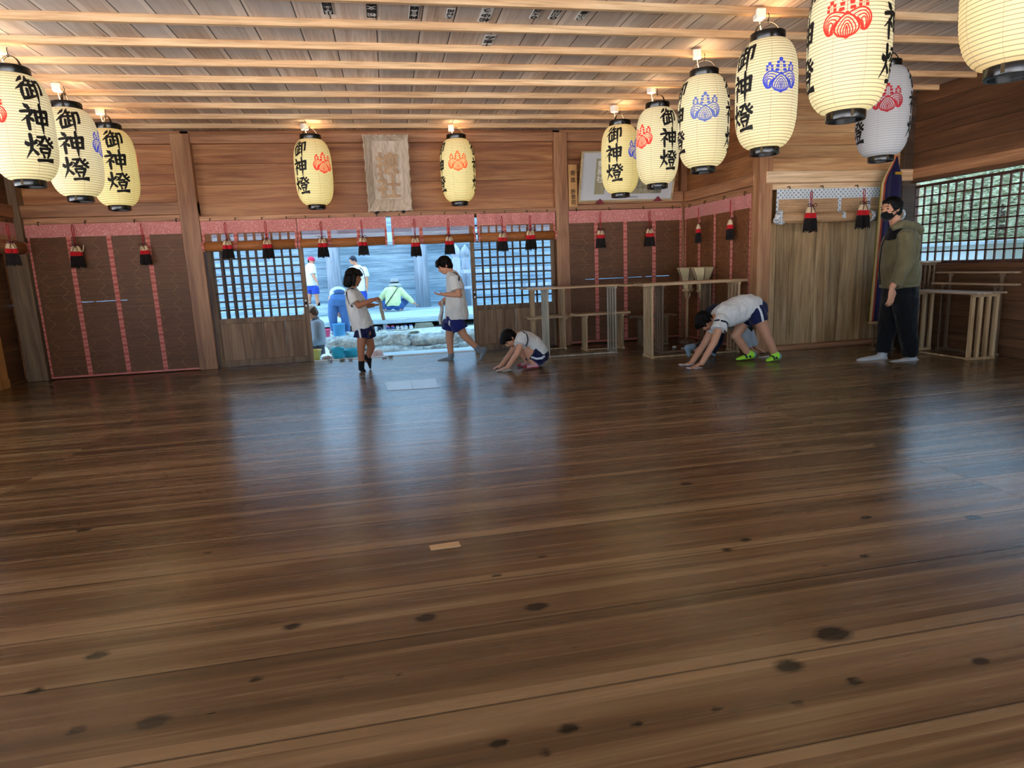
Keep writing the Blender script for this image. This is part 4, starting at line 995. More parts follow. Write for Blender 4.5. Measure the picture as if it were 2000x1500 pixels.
    def hair(s,kind='short',mat=None):
        c,f,u,q,h=s.hc; P=lambda a,b,d: c+q*(a*h)+f*(b*h)+u*(d*h); m_=s.mb()
        m_.ell(P(0,-.09,.15),(.40*h,.44*h,.42*h),(q,f,u),18,12)
        m_.ell(P(0,-.22,-.05),(.34*h,.27*h,.36*h),(q,f,u),14,10)
        if kind!='crop':
            m_.ell(P(0,.16,.30),(.34*h,.26*h,.22*h),(q,f,u),14,9)
            for a in (-.24,-.12,0,.12,.24): m_.tube([P(a,.26,.36),P(a*1.1,.385,.22),P(a*1.1,.40,.10)],[.10*h,.085*h,.03*h],8)
            for sg in (-1,1): m_.tube([P(sg*.34,.10,.25),P(sg*.385,.06,.02),P(sg*.37,.05,-.10)],[.10*h,.075*h,.03*h],8)
        else:
            m_.ell(P(0,.10,.34),(.30*h,.26*h,.14*h),(q,f,u),12,8)
            for sg in (-1,1): m_.tube([P(sg*.33,.02,.22),P(sg*.36,.0,.0)],[.08*h,.04*h],8)
        if kind=='bob':
            for k in range(13):
                a=-PI*.5+PI*1.0*k/12; x=math.sin(a)*.40; y=-.08-math.cos(a)*.34
                m_.tube([P(x*.9,y*.9,.1),P(x*1.04,y*1.02,-.2),P(x*1.08,y*1.06,-.45),P(x*1.02,y*1.0,-.60)],[.15*h,.15*h,.13*h,.05*h],8)
            for sg in (-1,1): m_.tube([P(sg*.37,.14,.2),P(sg*.42,.17,-.15),P(sg*.40,.15,-.50)],[.12*h,.10*h,.05*h],8)
        s.part('hair',m_,mat or HAIR,max(.006,s.vox),3,.004*s.k,60)
    def hand(s,w,d,n,curl=.5,side=1,spread=.1):
        """w wrist, d finger direction, n palm normal, side: thumb side sign along n x d"""
        k=s.k; w=Vector(w); d=Vector(d).normalized(); n=Vector(n); n=(n-d*n.dot(d)).normalized(); l=n.cross(d); B=s.skin
        B.tube([w,w+d*.03*k,w+d*.06*k,w+d*.09*k],[(.024*k,.018*k),(.034*k,.016*k),(.039*k,.014*k),(.037*k,.012*k)],12,lat=l)
        for i,(o_,L) in enumerate(((-.03,.058),(-.010,.074),(.010,.079),(.030,.070))):
            o_*=side; p=w+d*.085*k+l*o_*k; dd=(d+l*o_*spread*20*.12/.03*.3).normalized(); pts=[p]; a=0
            for j,fr in enumerate((.45,.32,.23)):
                a+=curl*(.55 if j==0 else .75); v=dd*math.cos(a)+n*math.sin(a); p=p+v*L*fr*k; pts.append(p)
            B.tube(pts,[.0092*k,.0088*k,.008*k,.0062*k],8); B.ell(pts[-1],(.0064*k,)*3,n=8,m_=6)
        p=w+d*.025*k+l*side*.03*k; v=(d*.62+l*side*.75+n*.25).normalized(); p2=p+v*.036*k; v2=(d*.9+l*side*.25+n*(.25+curl*.3)).normalized(); p3=p2+v2*.032*k
        B.tube([p-v*.01*k,p,p2,p3],[.014*k,.0135*k,.011*k,.008*k],8); B.ell(p3,(.008*k,)*3,n=8,m_=6)
    def foot(s,mb,ank,heel,toe,k,up=V(0,0,1)):
        if mb is s.skin: return
        heel=Vector(heel); toe=Vector(toe); d=(toe-heel); L=d.length; d.normalize(); l=up.cross(d).normalized(); un=d.cross(l)
        P=lambda t,z: heel+d*L*t+un*z*k
        mb.tube([P(.02,.03),P(.10,.036),P(.30,.036),P(.55,.028),P(.78,.02),P(.93,.015),P(1.0,.012)],[(.024*k,.024*k),(.038*k,.038*k),(.038*k,.040*k),(.042*k,.031*k),(.046*k,.022*k),(.035*k,.015*k),(.014*k,.009*k)],14,lat=l)
        s.limb(mb,[ank,P(.20,.045)],[.046*k,.046*k])
    def torso(s,mb,sec,lat,n=20):
        mb.tube([q[0] for q in sec],[(q[1],q[2]) for q in sec],n,lat=lat)
    def finish(s,it=4):
        s.part('body',s.skin,s.mat,s.vox,it)
def strip_on(pts,w,nrm):                 # thin ribbon of cloth along points
    mb=MB(); n=len(pts)-1
    return pts
# --- girl with bobbed hair, standing in profile
Y=7.77; k=.80; px=.00655
G=lambda x,y,dy=0.0: at(x,y,Y+dy)
P=Person('standing girl with dark bobbed hair in white shirt and black socks, holding a rag',G(711,726),sc=k,skin=SKIN2)
P.head(G(691,542),V(.95,-.22,-.16),V(.1,0,1),.205,G(689,566)); P.hair('bob')
lat=V(.16,1,0).normalized()
hip=G(711,645); 
P.torso(P.skin,[(G(689,566),.05,.045),(G(690,574),.12,.06),(G(695,600),.115,.075),(G(703,625),.11,.08),(G(711,645),.12,.085),(G(712,655),.11,.08)],lat)
P.limb(P.skin,[G(708,645,-.06),G(705,683,-.07),G(706,710,-.07)],[.066,.046,.034]); P.limb(P.skin,[G(716,645,.07),G(725,679,.08),G(716,703,.08)],[.066,.046,.034])
P.limb(P.skin,[G(685,574,-.13),G(701,597,-.17),G(727,586,-.16)],[.042,.036,.026]); P.limb(P.skin,[G(694,574,.13),G(713,598,.14),G(729,596,.08)],[.042,.035,.026])
P.hand(G(727,586,-.16),V(1,.2,.25),V(0,.6,-1),1.0,1); P.hand(G(729,596,.08),V(1,-.2,.05),V(0,-.3,1),.7,-1)
P.foot(P.skin,G(706,712,-.07),G(703,726,-.07),G(713,727,-.08),.72); P.finish()
m_=P.mb(); P.torso(m_,[(G(689,562),.058,.05),(G(689.5,568),.115,.068),(G(690,574),.142,.09),(G(693,588),.145,.108),(G(697,602),.145,.118),(G(702,620),.15,.125),(G(708,636),.155,.13),(G(710,641),.155,.128)],lat)
P.cl(m_,[G(685,573,-.12),G(695,592,-.165)],[.068,.073]); P.cl(m_,[G(694,573,.12),G(705,592,.15)],[.066,.07])
P.part('shirt',m_,TEE,None,2,.013,13)
m_=P.mb(); P.torso(m_,[(G(709,636),.14,.112),(G(712,648),.148,.12)],lat); P.cl(m_,[G(707,645,-.06),G(706,660,-.07)],[.09,.092]); P.cl(m_,[G(717,645,.065),G(721,659,.08)],[.09,.092]); P.part('shorts',m_,NAVY,None,2,.008,16)
for nm,pts in (('side_stripe',[G(699,637,-.155),G(702,648,-.16),G(705,661,-.158)]),):
    P.hug(nm,'shorts',pts,.012,STRIPE)
P.hug('shirt_piping','shirt',[G(696,567,-.10),G(686,567,-.13),G(679,574,-.155),G(680,588,-.165),G(688,600,-.16)],.009,PIPE)
for dy,a,h_,t in ((-.07,(706,708),(702.5,725),(714,727)),(.08,(717,698),(714,700),(722,721))):
    m_=P.mb(); P.cl(m_,[G(a[0],a[1]-2,dy),G(a[0],a[1]+4,dy)],[.038,.038]); P.foot(m_,G(a[0],a[1]+4,dy),G(*h_,dy),G(*t,dy),.78,V(0,0,1) if dy<0 else V(.8,0,.6)); P.part('sock',m_,SOCKB,.006,3)
mb=MB(); A=[G(737,582,-.14),G(742,593,-.12),G(744,603,-.1),G(748,614,-.1),G(751,625,-.1)]
mb.grid(lambda u,v:(lambda q:q+V(.010*math.sin(v*7+u*5)+(v-.5)*.03,(v-.5)*.05*(1-.3*u)+.01*math.sin(u*9),0))(A[min(3,int(u*4))].lerp(A[min(3,int(u*4))+1],u*4-min(3,int(u*4)))),24,10)
tag(mb.build('cleaning_rag',RAG,smooth=True,thick=.006),'twisted cleaning rag dangling from the long-haired girl’s hands','rag','cleaning rags in the hall')
# --- boy walking left, looking at his palm
Y=8.12; k=.86; B_=lambda x,y,dy=0.0: at(x,y,Y+dy)
P=Person('walking boy with head bowed in white shirt, blue shorts and grey socks',B_(873,706),sc=k)
P.head(B_(868,519),V(-.86,-.05,-.5),V(-.5,0,.86),.215,B_(881,536)); P.hair('short')
lat=V(0,1,0)
P.torso(P.skin,[(B_(881,536),.05,.05),(B_(884,545),.13,.065),(B_(888,575),.125,.085),(B_(890,600),.12,.09),(B_(889,625),.125,.095),(B_(888,636),.12,.09)],lat)
P.limb(P.skin,[B_(881,632,.08),B_(878,662,.08),B_(881,697,.08)],[.075,.05,.036]); P.limb(P.skin,[B_(894,632,-.08),B_(906,655,-.08),B_(931,679,-.08)],[.075,.05,.036])
P.limb(P.skin,[B_(889,546,-.15),B_(897,576,-.18),B_(868,575,-.12)],[.046,.038,.028]); P.limb(P.skin,[B_(882,546,.15),B_(882,580,.17),B_(868,585,.12)],[.046,.038,.028])
P.hand(B_(868,575,-.12),V(-1,.1,.08),V(0,-.25,1),.35,-1); P.hand(B_(868,585,.12),V(-.6,0,-.6),V(-.3,-1,0),1.2,1)
P.foot(P.skin,B_(881,698,.08),B_(885,706,.08),B_(860,706,.08),.75); P.finish()
m_=P.mb(); P.torso(m_,[(B_(881,530),.062,.055),(B_(882,536),.11,.08),(B_(886,545),.15,.098),(B_(889,560),.155,.118),(B_(890,580),.155,.13),(B_(891,600),.158,.145),(B_(892,615),.16,.155),(B_(892,623),.16,.155)],lat)
P.cl(m_,[B_(888,545,-.14),B_(893,567,-.175)],[.078,.082]); P.cl(m_,[B_(882,545,.14),B_(884,566,.17)],[.074,.078]); P.part('shirt',m_,TEE,None,2,.013,13)
m_=P.mb(); P.torso(m_,[(B_(888,618),.15,.12),(B_(887,632),.155,.125)],lat); P.cl(m_,[B_(880,630,.075),B_(877,645,.08)],[.10,.105]); P.cl(m_,[B_(892,630,-.075),B_(899,644,-.085)],[.10,.105]); P.part('shorts',m_,cloth('royal_navy_shorts',S('1a2262')),None,2,.008,16)
P.hug('side_stripe','shorts',[B_(874,626,-.145),B_(875,633,-.15),B_(872,639,-.13)],.012,STRIPE)
P.hug('shirt_piping','shirt',[B_(885,530,-.09),B_(889,537,-.145),B_(893,550,-.185)],.009,PIPE)
for dy,a,h_,t in ((.08,(881,694),(885.5,706),(854,706)),(-.08,(932,681),(942,677),(936,704))):
    m_=P.mb(); P.cl(m_,[B_(a[0]-(1 if dy<0 else 0),a[1]-2,dy),B_(a[0]+(2 if dy<0 else 0),a[1]+3,dy)],[.042,.04]); P.foot(m_,B_(a[0]+(3 if dy<0 else 0),a[1]+3,dy),B_(*h_,dy),B_(*t,dy),.86,V(0,0,1) if dy>0 else V(1,0,.3)); P.part('sock',m_,SOCKG,.006,3)
mb=MB(); A=[B_(863,586,.1),B_(862,598,.1),B_(864,612,.1),B_(861,624,.1),B_(862,634,.1)]
mb.grid(lambda u,v:(lambda q:q+V((v-.5)*.06*(.5+.6*u)+.01*math.sin(u*8),.03*math.sin(v*8+u*3),0))(A[min(3,int(u*4))].lerp(A[min(3,int(u*4))+1],u*4-min(3,int(u*4)))),24,10)
tag(mb.build('cleaning_rag',cloth('white_rag',S('c9c7c2')),smooth=True,thick=.006),'white cloth hanging from the walking boy’s hand','rag','cleaning rags in the hall')
# --- crouching child wiping the floor
Y=7.08; k=.80; C_=lambda x,y,dy=0.0: at(x,y,Y+dy)
P=Person('crouching child in white shirt and navy shorts wiping the floor',C_(1035,720),sc=k)
P.head(C_(995,662),V(-.55,-.25,-.80),V(-.80,0,.6),.205,C_(1015,656)); P.hair('short')
lat=V(.1,1,0).normalized()
P.torso(P.skin,[(C_(1014,656),.05,.05),(C_(1022,660),.12,.06),(C_(1038,672),.12,.085),(C_(1050,688),.12,.09),(C_(1053,698),.12,.09)],lat)
for dy,kn,an in ((-.11,(1029,684),(1042,711)),(.10,(1019,686),(1032,708))):
    P.limb(P.skin,[C_(1052,699,dy*.8),C_(*kn,dy),C_(*an,dy)],[.072,.05,.036])
P.limb(P.skin,[C_(1021,660,-.13),C_(1010,690,-.17),C_(992,717,-.15)],[.044,.036,.027]); P.limb(P.skin,[C_(1016,662,.13),C_(999,688,.16),C_(980,713,.13)],[.044,.036,.027])
P.hand(C_(992,717,-.15),V(-1,0,-.25),V(0,0,-1),.15,1); P.hand(C_(980,713,.13),V(-1,0,-.35),V(0,0,-1),.15,-1)
P.finish()
m_=P.mb(); P.torso(m_,[(C_(1012,655),.06,.055),(C_(1018,657),.125,.08),(C_(1026,663),.145,.10),(C_(1038,672),.145,.115),(C_(1049,684),.145,.115),(C_(1055,692),.14,.105)],lat)
P.cl(m_,[C_(1021,660,-.12),C_(1016,674,-.16)],[.075,.078]); P.cl(m_,[C_(1016,661,.12),C_(1007,673,.15)],[.072,.075]); P.part('shirt',m_,TEE,None,2,.010,13)
m_=P.mb(); P.torso(m_,[(C_(1050,684),.13,.10),(C_(1054,696),.145,.118),(C_(1055,704),.13,.10)],lat); 
for dy,kn in ((-.1,(1037,689)),(.1,(1030,690))): P.cl(m_,[C_(1052,699,dy*.8),C_(*kn,dy)],[.088,.083])
P.part('shorts',m_,NAVY,None,2,.008,16)
P.hug('side_stripe','shorts',[C_(1036,699,-.19),C_(1048,703,-.205),C_(1060,700,-.2),C_(1066,695,-.16)],.012,STRIPE)
P.hug('shirt_piping','shirt',[C_(1017,652,-.10),C_(1027,659,-.165),C_(1032,668,-.2),C_(1026,678,-.215)],.009,PIPE)
for dy,a,h_,t in ((-.11,(1043,711),(1052,718),(1024,720)),(.10,(1033,708),(1042,714),(1012,716))):
    m_=P.mb(); P.foot(m_,C_(*a,dy),C_(*h_,dy),C_(*t,dy),.80); P.part('patterned_sock',m_,cloth('pink_white_sock',S('c98f93')),.006,3)
    m_=P.mb(); q0=C_(*h_,dy); q1=C_(*t,dy); d=(q1-q0); m_.tube([q0+V(0,0,.008),q0+d*.5+V(0,0,.008),q1+V(0,0,.008)],[(.030,.012),(.036,.012),(.026,.012)],12,lat=V(0,1,0)); m_.ell(q1-d*.1+V(0,0,.014),(.034,.032,.02)); P.part('sock_sole',m_,cloth('crimson_sock_sole',S('8c2430')),.006,2,on='patterned_sock')
def floor_rag(px,py,label,w=.12,d=.08,mat=RAG):
    c=atz(px,py,0.0); mb=MB(); mb.grid(lambda u,v: c+V((u-.5)*w,(v-.5)*d,.006+.004*math.sin(u*9)*math.cos(v*7)),14,10); return tag(mb.build('floor_rag',mat,smooth=True,thick=.006),label,'rag','cleaning rags in the hall')
floor_rag(984,724.5,'rag on the floor beneath the crouching child’s hands',.17,.09)
# --- child bending right over, hands on the floor
Y=6.38; k=.88; E_=lambda x,y,dy=0.0: at(x,y,Y+dy)
P=Person('child bent over with hands on the floor, wearing bright green shoes',E_(1440,712),sc=k)
P.head(E_(1377,628),V(-.35,-.45,-.82),V(-.82,-.1,.5),.215,E_(1399,622)); P.hair('short')
lat=V(.12,1,0).normalized()
P.torso(P.skin,[(E_(1398,622),.05,.05),(E_(1408,618),.12,.07),(E_(1430,609),.12,.085),(E_(1452,600),.12,.09),(E_(1470,600),.125,.095),(E_(1476,607),.11,.09)],lat)
P.limb(P.skin,[E_(1476,608,-.09),E_(1497,655,-.10),E_(1513,690,-.10)],[.082,.055,.038]); P.limb(P.skin,[E_(1462,612,.09),E_(1437,655,.10),E_(1461,690,.10)],[.082,.055,.038])
P.limb(P.skin,[E_(1408,628,-.15),E_(1395,668,-.20),E_(1371,709,-.18)],[.05,.04,.03]); P.limb(P.skin,[E_(1398,630,.15),E_(1376,671,.17),E_(1352,707,.14)],[.05,.04,.03])
P.hand(E_(1371,709,-.18),V(-1,0,-.35),V(0,0,-1),.1,1); P.hand(E_(1352,707,.14),V(-1,0,-.3),V(0,0,-1),.1,-1); P.finish()
m_=P.mb(); P.torso(m_,[(E_(1394,620),.07,.06),(E_(1400,620),.125,.10),(E_(1412,617),.155,.135),(E_(1430,610),.158,.15),(E_(1450,602),.158,.148),(E_(1466,598),.158,.135),(E_(1474,600),.155,.12)],lat)
P.cl(m_,[E_(1408,628,-.14),E_(1403,645,-.18)],[.086,.088]); P.cl(m_,[E_(1397,631,.14),E_(1387,648,.16)],[.08,.08]); P.part('shirt',m_,TEE,None,2,.014,12)
m_=P.mb(); P.torso(m_,[(E_(1468,594),.14,.10),(E_(1477,602),.155,.115),(E_(1478,612),.15,.11)],lat); P.cl(m_,[E_(1476,610,-.085),E_(1483,628,-.1)],[.105,.10]); P.cl(m_,[E_(1464,612,.09),E_(1452,632,.1)],[.10,.096]); P.part('shorts',m_,NAVY,None,2,.008,16)
P.hug('side_stripe','shorts',[E_(1480,592,-.17),E_(1486,605,-.19),E_(1489,620,-.195),E_(1491,634,-.19)],.012,STRIPE)
P.hug('shirt_piping','shirt',[E_(1398,629,-.16),E_(1410,628,-.20),E_(1420,632,-.215),E_(1416,645,-.225),E_(1416,653,-.22)],.009,PIPE)
NEON=plain('neon_green_shoe',S('a6e63a'),.45,var=.05); SHG=plain('grey_shoe_upper',S('6f8a80'),.5); SHD=plain('dark_shoe_strap',S('23282a'),.5)
for dy,a,h_,t in ((-.10,(1513,691),(1523,702),(1497,707)),(.10,(1462,690),(1476,699),(1438,704))):
    m_=P.mb(); P.foot(m_,E_(*a,dy),E_(*h_,dy),E_(*t,dy),.95); P.part('shoe',m_,NEON,.006,3)
    q0=E_(*h_,dy); q1=E_(*t,dy); d=(q1-q0)
    for f in (.38,.56):
        m_=P.mb(); c=q0+d*f; m_.tube([c+V(.0,-.045,.02),c+V(-.006,-.03,.058-.03*(f-.3)),c+V(-.01,0,.072-.05*(f-.3)),c+V(-.006,.03,.058-.03*(f-.3)),c+V(.0,.045,.02)],[(.012,.006)]*5,8,lat=d); P.raw('shoe_strap',m_,SHD,on='shoe')
    m_=P.mb(); c=q0+d*.12; m_.ell(c+V(0,0,.04),(.036,.042,.045)); P.raw('shoe_heel',m_,SHG,on='shoe')
for px_,py_,l in ((1340,713,'folded rag under the bending child’s far hand'),(1356,719.5,'folded rag under the bending child’s near hand')): floor_rag(px_,py_,l,.15,.08,cloth('pale_rag',S('cfc4c0')))
# --- another child behind, mostly hidden
Y=6.80; k=.88; H_=lambda x,y,dy=0.0: at(x,y,Y+dy)
P=Person('child in navy tracksuit mostly hidden behind the bending child',H_(1400,690),sc=k)
P.head(H_(1449,640),V(.6,0,-.8),V(.8,0,.6),.21,H_(1436,632)); P.hair('short')
lat=V(0,1,0)
P.torso(P.skin,[(H_(1436,632),.05,.05),(H_(1428,628),.11,.07),(H_(1410,622),.11,.085),(H_(1398,622),.11,.085)],lat)
P.limb(P.skin,[H_(1400,628,-.08),H_(1392,668,-.09),H_(1360,684,-.09)],[.07,.05,.036]); P.limb(P.skin,[H_(1400,628,.08),H_(1404,668,.09),H_(1384,690,.09)],[.07,.05,.036])
P.limb(P.skin,[H_(1436,632,-.14),H_(1455,655,-.15),H_(1466,680,-.13)],[.045,.037,.028]); P.limb(P.skin,[H_(1440,632,.14),H_(1462,652,.15),H_(1478,678,.13)],[.045,.037,.028])
P.hand(H_(1466,681,-.13),V(.8,0,-.5),V(0,0,-1),.15,-1); P.hand(H_(1478,679,.13),V(.8,0,-.5),V(0,0,-1),.15,1); P.finish()
m_=P.mb(); P.torso(m_,[(H_(1438,630),.09,.08),(H_(1428,625),.145,.11),(H_(1410,615),.15,.125),(H_(1396,612),.15,.12),(H_(1388,616),.13,.10)],lat); P.part('tracksuit_top',m_,NAVYD,None,4,.005,11)
m_=P.mb(); P.cl(m_,[H_(1436,632,-.14),H_(1456,655,-.15),H_(1463,676,-.13)],[.085,.075,.045]); P.cl(m_,[H_(1440,632,.14),H_(1462,652,.15),H_(1475,674,.13)],[.08,.07,.045]); P.part('sleeves',m_,cloth('grey_sleeve',S('a9adb0')),None,3,.006,12,'pale grey sleeves')
m_=P.mb(); P.torso(m_,[(H_(1400,616),.13,.11),(H_(1396,630),.145,.12)],lat); P.cl(m_,[H_(1398,632,-.08),H_(1391,666,-.09),H_(1363,682,-.09)],[.095,.075,.055]); P.cl(m_,[H_(1400,632,.08),H_(1401,664,.09),H_(1388,688,.09)],[.095,.075,.055]); P.part('tracksuit_trousers',m_,NAVYD,None,3,.004,12)
for dy,h_,t in ((-.09,(1349,675),(1347,697)),(.09,(1380,688),(1396,697))):
    m_=P.mb(); P.foot(m_,H_(h_[0]+4,h_[1]+2,dy),H_(*h_,dy),H_(*t,dy),.85,V(-1,0,.2) if dy<0 else V(0,0,1)); P.part('sock',m_,cloth('blue_grey_sock',S('7b8c98')),.006,3)
# --- masked man standing at the right
Y=5.85; k=1.0; N_=lambda x,y,dy=0.0: at(x,y,Y+dy)
P=Person('man in olive hooded jacket, black trousers and black face mask',N_(1740,706),sc=k,vox=.0075)
P.head(N_(1740,409),V(-.99,-.12,-.06),V(-.05,0,1),.232,N_(1752,444),True); P.hair('crop')
lat=V(-.1,1,0).normalized()
P.torso(P.skin,[(N_(1752,444),.06,.06),(N_(1756,460),.17,.09),(N_(1756,500),.155,.11),(N_(1756,545),.14,.11),(N_(1756,570),.13,.10)],lat)
P.limb(P.skin,[N_(1747,580,.075),N_(1732,630,.10),N_(1724,694,.10)],[.075,.06,.04]); P.limb(P.skin,[N_(1764,580,-.075),N_(1772,632,-.10),N_(1780,700,-.10)],[.075,.06,.04])
P.limb(P.skin,[N_(1768,466,-.17),N_(1766,515,-.25),N_(1743,560,-.29)],[.045,.04,.032]); P.limb(P.skin,[N_(1752,466,.17),N_(1760,515,.25),N_(1758,560,.24)],[.045,.04,.032])
P.k=1.2; P.hand(N_(1742,563,-.29),V(-.05,-.04,-1),V(-.2,.95,0),.42,-1); P.k=1.0; P.hand(N_(1757,561,.24),V(-.1,0,-1),V(-.3,-1,0),.5,1)
P.foot(P.skin,N_(1724,692,.10),N_(1729,705,.10),N_(1680,705,.10),.95); P.foot(P.skin,N_(1780,696,-.10),N_(1790,710,-.10),N_(1738,710,-.10),.95); P.finish()
OLIVE=cloth('olive_jacket',S('6e6446'),.8,180,.25)
m_=P.mb(); P.torso(m_,[(N_(1753,446),.09,.085),(N_(1757,455),.17,.125),(N_(1758,470),.205,.155),(N_(1758,500),.205,.165),(N_(1757,530),.205,.168),(N_(1756,552),.20,.166),(N_(1756,560),.19,.158)],lat)
P.cl(m_,[N_(1770,464,-.18),N_(1769,515,-.26),N_(1747,558,-.285)],[.085,.078,.06]); P.cl(m_,[N_(1752,464,.18),N_(1760,515,.25),N_(1759,556,.24)],[.094,.08,.06])
P.part('jacket',m_,OLIVE,None,2,.022,9)
m_=P.mb(); m_.tube([N_(1736,446,-.02),N_(1722,480,-.05),N_(1717,520,-.05),N_(1719,556,-.04)],.007,6); P.raw('zip',m_,M['fringe'],on='jacket')
m_=P.mb(); P.torso(m_,[(N_(1756,553),.197,.163),(N_(1756,560),.199,.165)],lat); P.part('jacket_hem',m_,OLIVE,None,2,.004,20,on='jacket')
m_=P.mb(); m_.tube([N_(1742,446,-.10),N_(1760,437,-.13),N_(1784,442,-.10),N_(1793,450,0),N_(1784,442,.10),N_(1760,437,.13),N_(1742,446,.10)],[.03,.04,.052,.06,.052,.04,.03],10); m_.ell(N_(1786,452),(.06,.10,.07)); P.part('hood',m_,OLIVE,None,3,.008,12,on='jacket')
m_=P.mb(); P.torso(m_,[(N_(1756,552),.185,.14),(N_(1756,575),.195,.155),(N_(1755,592),.17,.145)],lat); P.cl(m_,[N_(1744,585,.085),N_(1734,635,.10),N_(1726,688,.10)],[.125,.092,.078]); P.cl(m_,[N_(1767,585,-.085),N_(1772,635,-.10),N_(1778,694,-.10)],[.125,.095,.082]); P.part('trousers',m_,cloth('black_trousers',S('060609'),.85),None,3,.014,9)
m_=P.mb(); m_.tube([N_(1749,440),N_(1752,447),N_(1755,462)],[.07,.082,.13],16); P.part('black_undershirt',m_,cloth('black_undershirt',S('0b0b0d')),.008,2)
c,f,u,q,h=P.hc; m_=P.mb(); Q=lambda a,b,d:c+q*(a*h)+f*(b*h)+u*(d*h)
m_.ell(Q(0,.20,-.24),(.27*h,.27*h,.24*h),(q,f,u),16,10); m_.tube([Q(0,.40,-.10),Q(0,.47,-.2),Q(0,.40,-.32)],[.06*h,.09*h,.06*h],10); P.part('face_mask',m_,cloth('black_mask',S('08080a')),.006,3)
m_=P.mb()
for sg in (-1,1): m_.tube([Q(sg*.24,.22,-.12),Q(sg*.34,.08,-.05),Q(sg*.375,-.04,.0)],.006,6); m_.tube([Q(sg*.24,.16,-.36),Q(sg*.33,.04,-.2),Q(sg*.37,-.06,-.09)],.006,6)
P.raw('mask_loop',m_,M['fringe'],on='face_mask')
for dy,a,h_,t in ((.10,(1724,690),(1731,706),(1673,706)),(-.10,(1780,695),(1793,711.5),(1734,711.5))):
    m_=P.mb(); P.foot(m_,N_(*a,dy),N_(*h_,dy),N_(*t,dy),1.04); P.part('sock',m_,SOCKW,.007,3,.003,16)
# ------------------------------------------------------------------ outside beyond the doorway
GZ=-.13
M['oldplank']=wood('weathered_bluelit_plank_wood',S('6f8799'),S('9ab4c4'),S('c0d2dc'),'x',.7,.3,knots=(.22,.1))  # these three old woods carry cool bright daylight in their blue, pale colours
M['oldpost']=wood('weathered_bluelit_post_wood',S('8a93a2'),S('abb3c0'),S('c6ccd4'),'z',.7,.2)
M['deckw']=wood('weathered_bluelit_deck_wood',S('86a0ac'),S('aec4cc'),S('cadade'),'x',.7,.25)
def stone_mat(name,a,b):
    N=NT(name); n=N.noise(N.coord(),9,6,.65); n2=N.noise(N.coord(),45,3)
    N.set(col=N.mix(N.remap(n2,.4,.65,0,.5),N.ramp(n,[(.35,a),(.65,b)]),S('9aa596')),rough=.9,spec=.2); N.bump(n,.9,.04); return N.m
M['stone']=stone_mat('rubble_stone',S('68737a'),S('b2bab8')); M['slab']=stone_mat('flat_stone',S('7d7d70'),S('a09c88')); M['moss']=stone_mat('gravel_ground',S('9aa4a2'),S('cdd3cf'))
def gnd(name,x0,x1,y0,y1,z,mat,nx,ny,amp):
    from mathutils import noise
    mb=MB(); mb.grid(lambda u,v: V(x0+(x1-x0)*u,y0+(y1-y0)*v,z+amp*noise.noise(V(u*nx*.5,v*ny*.5,1.7))),nx,ny); return struct(mb.build(name,mat,smooth=True))
gnd('ground_grass',7.2,16.5,8.9,28,-.04,plain('grassy_ground',S('66703e'),.9,var=.5,vs=6,bump=.5),40,60,.08)
gnd('ground_upper',-14,30,12.75,26,GZ-.02,M['moss'],120,60,.035)
gnd('ground_lower',-14,30,9.0,12.85,-.62,M['moss'],90,30,.03)
mb=MB(); 
from mathutils import noise as nz
mb.grid(lambda u,v: V(15+22*u,-14+42*v,-.4+11*u**.8+1.2*nz.noise(V(u*5,v*9,2))),30,50); struct(mb.build('hillside',plain('wooded_hillside',S('9c9a78'),.9,var=.45,vs=2.2,bump=.6),smooth=True))
gnd('ground_side',6.6,30,-14,9.0,-.35,M['moss'],60,60,.03)
# retaining bank of rubble stones
sw=thing('stone_wall','low retaining wall of rough rubble stones below the doorway view','stone wall',(0,12.75,-.6))
def rock(name,c,R,mat,parent=None,seed=0,base=V(0,0,0)):
    from mathutils import noise
    mb=MB(); mb.ell(V(0,0,0),R,n=30,m_=19); me=mb.mesh(name)
    for v in me.vertices:
        p=v.co.copy(); q=Vector((p.x/R[0],p.y/R[1],p.z/R[2])); m_=max(abs(q.x),abs(q.y),abs(q.z)); q=q.lerp(q/max(m_,.01)*.92,.68)
        f=1+.34*noise.noise(q*1.5+V(seed*3.1,seed*1.7,0))+.16*noise.noise(q*4.2+V(seed,0,seed))+.06*noise.noise(q*9); v.co=Vector((q.x*R[0]*f,q.y*R[1]*f,q.z*R[2]*f))
    me.polygons.foreach_set('use_smooth',[True]*len(me.polygons)); me.materials.append(mat); o=link(name,me,parent); o.location=Vector(c)-base; return o
bank=MB(); bank.box(-14,30,12.74,12.9,-.75,-.11); bank.build('earth_backing',M['moss'],sw).location=(0,-12.75,.6)
i=0
for row,(y,z,rz,w0,w1) in enumerate(((12.66,-.19,.15,.42,.85),(12.52,-.42,.17,.5,.95),(12.3,-.58,.13,.35,.8))):
    x=-4.4+.2*row
    while x<5.5:
        w=random.uniform(w0,w1); rock('stone',V(x+w/2,y+random.uniform(-.05,.05),z+random.uniform(-.03,.03)),(w*.60,.24,rz*random.uniform(.9,1.15)),M['stone'],sw,i,V(0,12.75,-.6)); i+=1; x+=w*.93
for i,(x,y,z,R,l) in enumerate(((-.1,13.6,-.15,(.62,.22,.07),'long flat stepping stone before the deck'),(1.75,11.5,-.42,(.45,.3,.2),'big pale boulder near the right door edge'),(.75,11.4,-.5,(.42,.26,.15),'broad rough boulder in the gutter'),(-.2,11.1,-.55,(.3,.22,.12),'smaller rough boulder left of the broad one'))):
    o=rock('stone',V(x,y,z),R,M['slab' if i==0 else 'stone'],None,40+i); tag(o,l,'stone')
